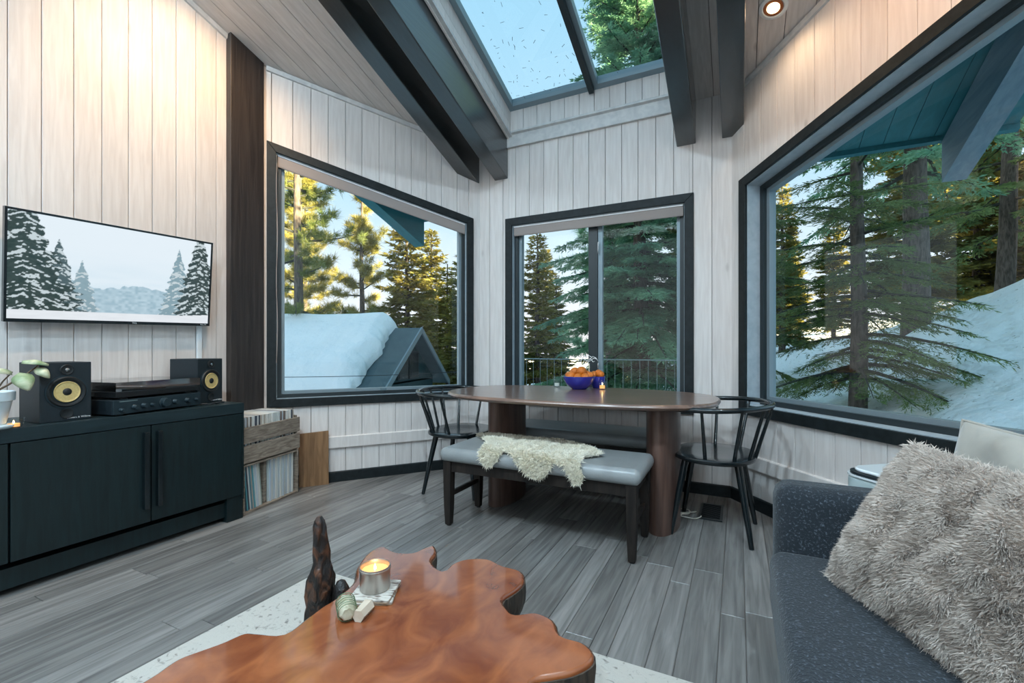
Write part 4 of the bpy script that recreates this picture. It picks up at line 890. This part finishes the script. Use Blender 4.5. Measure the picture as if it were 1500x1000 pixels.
def fur_on(fr, n3, count, length, width, rr):
    n = fr.shape[0]; a, b = rr.uniform(0, n-1.001, count), rr.uniform(0, n-1.001, count); i, j = a.astype(int), b.astype(int); da, db = (a-i)[:, None], (b-j)[:, None]
    P = fr[i, j]*(1-da)*(1-db)+fr[i+1, j]*da*(1-db)+fr[i, j+1]*(1-da)*db+fr[i+1, j+1]*da*db
    N = np.cross(fr[i, j+1]-fr[i, j], fr[i+1, j]-fr[i, j]); N /= np.linalg.norm(N, axis=1)[:, None]+1e-9; N *= np.sign(N @ np.array(n3))[:, None]
    w_ = np.stack([np.sin(b/n*52+3*np.sin(a/n*9)), np.cos(a/n*31+4*np.sin(b/n*7)), -.4+.5*np.sin(b/n*40+a/n*17)], -1)*.6
    return blades(P, N, length, width, w_, rr, .33)
edge = np.concatenate([fr[0], fr[-1], fr[:, 0], fr[:, -1]])
v, f = fur_on(fr, n3, 190000, .024, .0009, rng); o = np_mesh('pile', v, f, M['fur'], fc); o['kind'] = 'stuff'
P = edge[rng.integers(0, len(edge), 12000)] + rng.normal(size=(12000, 3))*.004; N = P/np.linalg.norm(P, axis=1)[:, None]; v, f = blades(P, N, .026, .0011, np.zeros(3), rng, .6); o = np_mesh('edge_pile', v, f, M['fur'], fc); o['kind'] = 'stuff'
VC = Vector((.660, 1.50, .622))
v, f, fr, n3 = cushion('velvet', VC, (.55, -.83, -.05), (.25, .15, .95), .52, .46, .17, 60, .085, 81)
vc = empty('velvet_cushion', tuple(VC), 0, 'crumpled beige velvet cushion behind the fluffy one', 'cushion'); np_mesh('cover', v, f, M['velvet'], vc, True)
ring_ = np.concatenate([fr[0, ::3], fr[::3, -1], fr[-1, ::-3], fr[::-3, 0]])
MB().tube([tuple(p) for p in ring_]+[tuple(ring_[0])], .005, 8).build('piping', M['velvet'], vc, smooth=80)
pu = empty('storage_bin', (.60, 2.10, 0), R(-52), 'pale grey rounded bin with dark-rimmed white lid behind the sofa', 'bin')
MB().rbox(-.17, .23, -.19, .17, .0, .585, .07, 8, .012).build('body', M['greyplastic'], pu, smooth=50)
MB().rbox(-.172, .232, -.192, .172, .586, .592, .072, 8).build('rim', M['whitegloss'], pu, smooth=50); MB().rbox(-.165, .225, -.185, .165, .592, .602, .066, 8).build('seal', M['black'], pu, smooth=50)
MB().rbox(-.152, .212, -.172, .152, .602, .615, .056, 8, .006).build('lid', M['whitegloss'], pu, smooth=50)

# ================================================================== outdoors
def smooth01(t): t = np.clip(t, 0, 1); return t*t*(3-2*t)
def ground(X, Y):
    X = np.asarray(X, float); Y = np.asarray(Y, float); d = X-1.65
    hill = np.where(d > 0, .5*np.minimum(d, 46), 0)*(1-.78*smooth01((Y-14)/14)); down = np.where(d < 0, np.maximum(.24*d, -3.6), 0)  # unseen part raised to shade the house, tapered so far trees catch sun
    return np.minimum(.06*(Y-8.6), 2.6) + hill + down
gx = np.concatenate([np.linspace(-60, -6, 50), np.linspace(-5.5, 14, 130), np.linspace(14.5, 75, 60)]); gy = np.concatenate([np.linspace(-45, 3, 45), np.linspace(3.3, 32, 150), np.linspace(33, 90, 50)])
X, Y = np.meshgrid(gx, gy); Z = ground(X, Y) + .10*(vnoise((X+80)/160, (Y+60)/160, (60, 60), 101)-.5) + .17*(vnoise((X+80)/160*3 % 1, (Y+60)/160*3 % 1, (75, 75), 102)-.5) + .09*(vnoise((X+80)/160*8 % 1, (Y+60)/160*8 % 1, (75, 75), 103)-.5)
Z = np.where((X > -3.6) & (X < 1.6) & (Y < 4.2), np.minimum(Z, -.25), Z)
i = np.arange(X.size).reshape(X.shape); gr = np_mesh('ground', np.stack([X, Y, Z], -1), np.stack([i[:-1, :-1], i[:-1, 1:], i[1:, 1:], i[1:, :-1]], -1).reshape(-1, 4), M['snowfield'], None, True)
tag(gr, 'snow-covered slope rising outside the large window, built up out of view for shade', 'snow', kind='structure')

def fir_mesh(seed, H, Rm, z0=.06, dens=1.0, droop=.35, sprig=.10, wid=.013, levels=None):
    """branch segments and needle sprigs of a fir, vectorised"""
    rr = np.random.default_rng(seed); nb_ = int((levels or H*9)*dens**.5); bp, V, F = [], [], 0
    zz_ = z0*H + (1-z0)*H*np.sort(rr.random(nb_))**.95; t = (zz_-z0*H)/((1-z0)*H); L_ = Rm*(1-t)**.78*rr.uniform(.62, 1.1, nb_)+.12; az = np.arange(nb_)*2.399+rr.normal(size=nb_)*.35
    pitch = .35*t - .05 + rr.normal(size=nb_)*.08; m = 8; s = np.linspace(0, 1, m)
    pts = np.stack([np.cos(az)[:, None]*L_[:, None]*s, np.sin(az)[:, None]*L_[:, None]*s, zz_[:, None]+L_[:, None]*(np.tan(pitch)[:, None]*s - droop*(1-t)[:, None]*s**2 + .18*droop*s**4)], -1)
    ntw = np.maximum(6, (L_*26*dens)).astype(int); bi = np.repeat(np.arange(nb_), ntw); ts = rr.uniform(.12, 1, len(bi)); k = np.minimum((ts*(m-1)).astype(int), m-2); fr_ = (ts*(m-1)-k)[:, None]
    base = pts[bi, k]*(1-fr_)+pts[bi, k+1]*fr_; bd_ = pts[bi, k+1]-pts[bi, k]; bd_ /= np.linalg.norm(bd_, axis=1)[:, None]; sd_ = np.cross(bd_, np.array((0, 0, 1.))); sd_ /= np.linalg.norm(sd_, axis=1)[:, None]
    side = np.where(rr.random(len(bi)) < .5, -1, 1)[:, None]; td = bd_*.75+sd_*side*rr.uniform(.35, 1.1, (len(bi), 1))+rr.normal(size=(len(bi), 3))*.12+np.array((0, 0, -.15)); td /= np.linalg.norm(td, axis=1)[:, None]
    tl_ = (.10+.36*L_[bi]*(1-ts)**.8*rr.uniform(.5, 1, len(bi)))
    nsp = np.maximum(3, (tl_/.045*dens)).astype(int); ti = np.repeat(np.arange(len(bi)), nsp); u = rr.random(len(ti)); P_ = base[ti]+td[ti]*(tl_[ti]*u)[:, None]+np.array((0, 0, -.10))*(tl_[ti]*u*u)[:, None]
    tdi = td[ti]; sdi = np.cross(tdi, np.array((0, 0, 1.))); D = tdi*.9+sdi*rr.uniform(-1, 1, (len(ti), 1))+rr.normal(size=(len(ti), 3))*.22; D /= np.linalg.norm(D, axis=1)[:, None]
    S = np.cross(D, rr.normal(size=D.shape)*.5+np.array((0, 0, 1.))); S /= np.linalg.norm(S, axis=1)[:, None]; ln = sprig*rr.uniform(.6, 1.25, (len(ti), 1))
    V = np.stack([P_-S*wid*.6, P_+D*ln*.45+S*wid, P_+D*ln, P_+D*ln*.4-S*wid], 1).reshape(-1, 3); b = np.arange(len(ti))[:, None]*4; F = b+np.array([0, 1, 2, 3])
    return pts, L_, V, F
def pine_mesh(seed, H, Rm, z0=.3, nb_=46, tuft=.16, nper=26, tufts=11, up=.15):
    rr = np.random.default_rng(seed); zz_ = z0*H+(1-z0)*H*np.sort(rr.random(nb_))**.9; t = (zz_-z0*H)/((1-z0)*H); L_ = Rm*(1-t*.85)*rr.uniform(.45, 1.15, nb_); az = np.arange(nb_)*2.399+rr.normal(size=nb_)*.6; m = 8; s = np.linspace(0, 1, m)
    pit = up+.45*t+rr.normal(size=nb_)*.18 - .25*(1-t); wig = rr.normal(size=(nb_, 2))*.12
    pts = np.stack([np.cos(az)[:, None]*L_[:, None]*s+wig[:, :1]*np.sin(s*5)*L_[:, None]*.4, np.sin(az)[:, None]*L_[:, None]*s+wig[:, 1:]*np.sin(s*4)*L_[:, None]*.4, zz_[:, None]+L_[:, None]*(pit[:, None]*s+.12*s**3)], -1)
    ntw = np.maximum(5, (tufts*(.5+L_/Rm))).astype(int); bi = np.repeat(np.arange(nb_), ntw); ts = rr.uniform(.30, 1.0, len(bi)); k = np.minimum((ts*(m-1)).astype(int), m-2); fr_ = (ts*(m-1)-k)[:, None]
    c = pts[bi, k]*(1-fr_)+pts[bi, k+1]*fr_+rr.normal(size=(len(bi), 3))*np.array((.16, .16, .09))*(.3+L_[bi, None]*.30); bd_ = pts[bi, k+1]-pts[bi, k]; bd_ /= np.linalg.norm(bd_, axis=1)[:, None]
    ti = np.repeat(np.arange(len(bi)), nper); D = bd_[ti]*.5+np.array((0, 0, .35))+rr.normal(size=(len(ti), 3))*.75; D /= np.linalg.norm(D, axis=1)[:, None]; S = np.cross(D, rr.normal(size=D.shape)); S /= np.linalg.norm(S, axis=1)[:, None]; ln = tuft*rr.uniform(.6, 1.3, (len(ti), 1)); w_ = tuft*.035
    P_ = c[ti]+rr.normal(size=(len(ti), 3))*tuft*.15; V = np.stack([P_-S*w_, P_+S*w_, P_+D*ln], 1).reshape(-1, 3); F = np.arange(len(ti))[:, None]*3+np.array([0, 1, 2])
    return pts, L_, V, F
def branches(pts, L_, r0):
    mb = MB()
    for p, l in zip(pts, L_):
        r_ = r0*min(1, l/1.5)*.9+.006; mb.tube([tuple(q) for q in p[::1]], [r_*(1-.85*i/(len(p)-1)) for i in range(len(p))], 4, cap=False)
    return mb
def tree(name, kind, label, cat, loc, group, fol, r0, H, lean=(0, 0), **kw):
    o = empty(name, loc, 0, label, cat, group); pts, L_, V, F = (fir_mesh if kind == 'fir' else pine_mesh)(H=H, **kw)
    if lean != (0, 0):
        for a in (pts, V): a[..., 0] += lean[0]*a[..., 2]; a[..., 1] += lean[1]*a[..., 2]
    MB().tube([(lean[0]*z+.02*math.sin(z*1.3), lean[1]*z+.02*math.cos(z), z) for z in np.linspace(-.6, H, 16)], [r0*(1-.9*k/15)+.008 for k in range(16)], 14).build('trunk', M['trunk'], o, smooth=80)
    branches(pts, L_, r0*.22).build('branches', M['branch'], o); x_ = np_mesh('foliage', V, F, M[fol], o); x_['kind'] = 'stuff'; return o
def gz(x_, y_): return float(ground(x_, y_))
# near trees
tree('fir_tree', 'fir', 'near fir with a slim bare lower trunk outside the large window', 'tree', (1.65, 8.63, gz(1.65, 8.63)), 'near trees', 'fir', .125, 8.5, seed=11, Rm=1.65, z0=.05, dens=2.0, levels=92, sprig=.085, wid=.0065)
tree('fir_tree', 'fir', 'fir with a thick dark trunk behind the near fir', 'tree', (4.02, 14.83, gz(4.02, 14.83)), 'near trees', 'fir2', .30, 15, seed=12, Rm=3.0, z0=.26, dens=1.0, levels=110, sprig=.16, wid=.024)
tree('fir_tree', 'fir', 'leaning conifer on the snow crest at the right edge of the large window', 'tree', (7.09, 18.59, gz(7.09, 18.59)), 'near trees', 'fir', .22, 17, lean=(.03, 0), seed=13, Rm=2.8, z0=.10, dens=.9, levels=110, sprig=.18, wid=.026)
tree('fir_tree', 'fir', 'dense dark fir filling the right pane behind the table', 'tree', (-1.68, 9.21, gz(-1.68, 9.21)), 'near trees', 'fir2', .16, 12.6, lean=(-.012, 0), seed=14, Rm=2.2, z0=.03, dens=2.4, levels=210, sprig=.10, wid=.011)
tree('fir_tree', 'fir', 'second dark fir standing right of and behind the dense fir', 'tree', (-.75, 14.0, gz(-.75, 14.0)), 'near trees', 'fir', .18, 13, seed=15, Rm=2.8, z0=.03, dens=1.2, levels=200, sprig=.17, wid=.026)
tree('pine_tree', 'pine', 'pine reaching tufted branches into the left pane behind the table', 'tree', (-3.05, 12.0, gz(-3.05, 12.0)), 'near trees', 'fir2', .15, 10, seed=16, Rm=1.9, z0=.12, nb_=60, tuft=.20, nper=54, tufts=15)
tree('pine_tree', 'pine', 'tall ponderosa pine with a bare trunk behind the snowy roof', 'tree', (-12.13, 9.61, gz(-12.13, 9.61)), 'trees behind the snowy roof', 'pine', .20, 15.5, seed=17, Rm=2.5, z0=.32, nb_=52, tuft=.24, nper=44, tufts=13)
# far trees: five kinds of tree, copied
protos = [tree('pine_tree', 'pine', 'x', 'tree', (-17.77, 17.98, -4), None, 'firsunlit', .22, 13.5, seed=31, Rm=2.3, z0=.15, nb_=62, tuft=.36, nper=40, tufts=13, up=.2),
          tree('fir_tree', 'fir', 'x', 'tree', (-14.33, 17.45, -4), None, 'firsunlit', .20, 11.5, seed=32, Rm=2.3, z0=.10, dens=1.0, levels=190, sprig=.28, wid=.045, droop=.1),
          tree('fir_tree', 'fir', 'x', 'tree', (-7.5, 17.49, -3), None, 'firsunlit', .15, 8, seed=33, Rm=1.25, z0=.06, dens=1.2, levels=160, sprig=.20, wid=.032, droop=.15),
          tree('pine_tree', 'pine', 'x', 'tree', (-20.64, 18.78, -4), None, 'firsunlit', .24, 16, seed=34, Rm=2.8, z0=.2, nb_=62, tuft=.40, nper=40, tufts=13, up=.2)]
far = [(0, -17.77, 17.98, 0, 1.0, 'golden sunlit pine in the middle of the window beside the post', 'trees behind the snowy roof'),
       (1, -14.33, 17.45, 0, 1.0, 'layered green pine directly above the neighbouring gable', 'trees behind the snowy roof'),
       (2, -7.5, 17.49, 0, .98, 'slender pointed conifer at the left edge of the window behind the table', 'trees behind the table window'),
       (3, -21.5, 17.2, 0, 1.0, 'tall golden pine left of centre in the window beside the post', 'trees behind the snowy roof'),
       (1, -16.29, 22.06, 1, .95, 'golden conifer right of the layered pine above the gable', 'trees behind the snowy roof'),
       (2, -11.6, 16.9, 2, .95, 'short conifer beside the right slope of the neighbouring gable', 'trees behind the snowy roof'),
       (2, -8.15, 12.7, 4, .80, 'thin conifer at the right edge of the window beside the post', 'trees behind the snowy roof'),
       (3, -27, 22, 3, 1.0, 'distant tall pine at the left edge of the window beside the post', 'trees behind the snowy roof'),
       (1, -10.4, 25.5, 3, .78, 'golden conifer low behind the slender tree at the table window', 'trees behind the table window'),
       (2, -8.2, 21.5, 5, .80, 'small sunlit conifer low in the left pane behind the table', 'trees behind the table window'),
       (1, -5.0, 22.5, 2, .9, 'bushy conifer behind the sash stile of the table window', 'trees behind the table window'),
       (1, 4.6, 29.5, 2, .60, 'golden bushy conifer left of the near fir in the large window', 'trees beyond the large window'),
       (2, 1.75, 23.2, 1, .95, 'narrow conifer at the left edge of the large window', 'trees beyond the large window'),
       (1, 3.0, 33.5, 4, .62, 'golden conifer beside the narrow one in the large window', 'trees beyond the large window'),
       (1, 9.6, 27.5, 3, 1.05, 'sunlit conifer between the thick trunk and the leaning trunk', 'trees beyond the large window'),
       (0, 13.5, 35.2, 1, 1.0, 'distant golden pine just left of the leaning trunk', 'trees beyond the large window'),
       (1, 11.6, 26.2, 0, 1.15, 'conifer behind the leaning trunk', 'trees beyond the large window'),
       (1, 6.3, 24.0, 5, 1.0, 'green conifer just behind the near fir', 'trees beyond the large window')]
used = set()
for k, x_, y_, rz, s_, lab, grp in far:
    o = protos[k] if k not in used else copy_tree(protos[k]); used.add(k)
    o.location = (x_, y_, gz(x_, y_)-.1); o.rotation_euler = (0, 0, rz); o.scale = (s_, s_, s_); tag(o, lab, 'tree', grp)

# neighbouring house ---------------------------------------------------
AP = Vector((-7.61, 9.62, 1.60)); g_ = Vector((-.49, 1.99, 0)).normalized(); rd_ = Vector((-g_.y, g_.x, 0)); HW, DR, LN = 2.05, 1.50, 7.0
nh = empty('neighbour_house', (AP.x, AP.y, -2.5), 0, 'dark gabled neighbouring house seen through the window beside the post', 'house'); off = Vector(nh.location)
def hp(a, b, z): return tuple(AP + g_*a + rd_*b + Vector((0, 0, z)) - off)      # a across the gable, b along the ridge, z below the apex
MB().loft([[hp(a, b, z) for a, z in ((-HW+.3, -DR+.05), (HW-.3, -DR+.05), (HW-.3, -4), (-HW+.3, -4))] for b in (.25, LN)]).build('wall', M['housewall'], nh)
MB().loft([[hp(a, b, z) for a, z in ((-HW+.25, -DR+.1), (HW-.25, -DR+.1), (0, -.1))] for b in (.25, .32)]).build('gable', M['housewall'], nh)
for s_ in (-1, 1):
    MB().loft([[hp(s_*a, b, z) for a, z in ((0, 0), (HW, -DR), (HW, -DR-.10), (0, -.10))] for b in (-.15, LN)]).build('roof_plane', M['slate'], nh)
    MB().loft([[hp(s_*a, b, z) for a, z in ((0, .02), (HW+.02, -DR+.0), (HW+.02, -DR-.16), (0, -.14))] for b in (-.19, -.15)]).build('verge_board', M['alu'], nh)
for a0, a1 in ((-.62, -.05), (.05, .62)):
    f_ = MB().loft([[hp(a, b, z) for a, z in ((a0, -1.35), (a1, -1.35), (a1, -.62), (a0, -.62))] for b in (.19, .25)]).build('window_frame', M['sashdark'], nh)
    MB().loft([[hp(a, b, z) for a, z in ((a0+.05, -1.30), (a1-.05, -1.30), (a1-.05, -.67), (a0+.05, -.67))] for b in (.18, .19)]).build('glazing', M['vinyl'], f_)
# snow blanket on the near roof slope and over the ridge
nu_, nv_ = 90, 70; U, V_ = np.meshgrid(np.linspace(0, 1, nu_), np.linspace(0, 1, nv_)); 
arc = (V_*2-1)                                            # -1 near eave ... 0 ridge ... +1 far
a_l = -HW*1.10 + (HW*1.10+.75)*V_; zr = np.where(a_l < 0, DR/HW*a_l, -DR/HW*a_l)
b0 = .36 + .24*vnoise(V_*0+.3, V_, (2, 7), 201) + .12*vnoise(V_*0+.3, V_, (2, 23), 202); b_l = b0 + (LN-b0)*U**1.3
th_n = .52*(np.clip(U*9, 0, 1)**.45)*(np.clip((1-V_)*7, 0, 1)**.5)*(np.clip(V_*9, 0, 1)**.5) + .07*(vnoise(U, V_, (7, 6), 203)-.5)*np.clip(U*8, 0, 1)
soften = .16*np.exp(-(a_l/.5)**2)
base = AP[:] ; gx_ = np.array(g_); rx_ = np.array(rd_)
Pn = np.array(AP)[None, None]+gx_*a_l[..., None]+rx_*b_l[..., None]+np.array((0, 0, 1.))*(zr - soften*.6 + .012 + np.maximum(th_n, .004))[..., None]
i = np.arange(nu_*nv_).reshape(nv_, nu_)
sn = empty('roof_snow', tuple(AP), 0, 'thick snow blanket on the neighbouring roof', 'snow')
snm = np_mesh('blanket', Pn.reshape(-1, 3)-np.array(AP), np.stack([i[:-1, :-1], i[:-1, 1:], i[1:, 1:], i[1:, :-1]], -1).reshape(-1, 4), M['snow'], sn, True)
# overhead wires, deck railing
def wire(p, q, sag, label):
    pts = [tuple(Vector(p).lerp(Vector(q), t) - Vector((0, 0, sag*4*t*(1-t)))) for t in np.linspace(0, 1, 20)]
    tag(MB().tube(pts, .006, 5).build('overhead_wire', M['wire']), label, 'wire', 'overhead wires')
wire((-9.5, 4.2, .60), (-4.6, 8.6, .62), .10, 'lower black wire crossing in front of the snowy roof')
dr = empty('deck_railing', (-1.5, 5.6, -.2), 0, 'thin metal deck railing outside the window behind the table', 'railing')
MB().tube([(-1.6, 0, 1.12), (1.05, 0, 1.12)], .007, 8).build('top_rail', M['rail'], dr); MB().tube([(-1.6, 0, .10), (1.05, 0, .10)], .006, 8).build('bottom_rail', M['rail'], dr)
for k in range(27): MB().tube([(-1.56+.1*k, 0, .10), (-1.56+.1*k, 0, 1.12)], .0028, 6).build('baluster', M['rail'], dr)
for x_ in (-1.6, 1.05): MB().tube([(x_, 0, -1.6), (x_, 0, 1.13)], .018, 8).build('post', M['rail'], dr)
# fallen needles on the skylight
mb = MB(); rr = random.Random(9)
for k in range(150):
    x_ = rr.uniform(SKX0+.06, SKX1-.06); y_ = SKY1-.06-abs(rr.gauss(0, .5)); 
    if y_ < SKY0+.1: continue
    a = rr.uniform(0, 3.14); l = rr.uniform(.003, .016); dx, dy = l*math.cos(a), l*math.sin(a); w_ = .0012
    mb.loft([[(x_+sx*dx+w_*cx_, y_+sx*dy+w_*cy2, zg(y_+sx*dy+w_*cy2)+.021) for cx_, cy2 in ((-1, -1), (1, -1), (1, 1), (-1, 1))] for sx in (-1, 1)])
tag(mb.build('fallen_needles', M['wire']), 'scattered pine needles lying on the skylight glass', 'debris', kind='stuff')
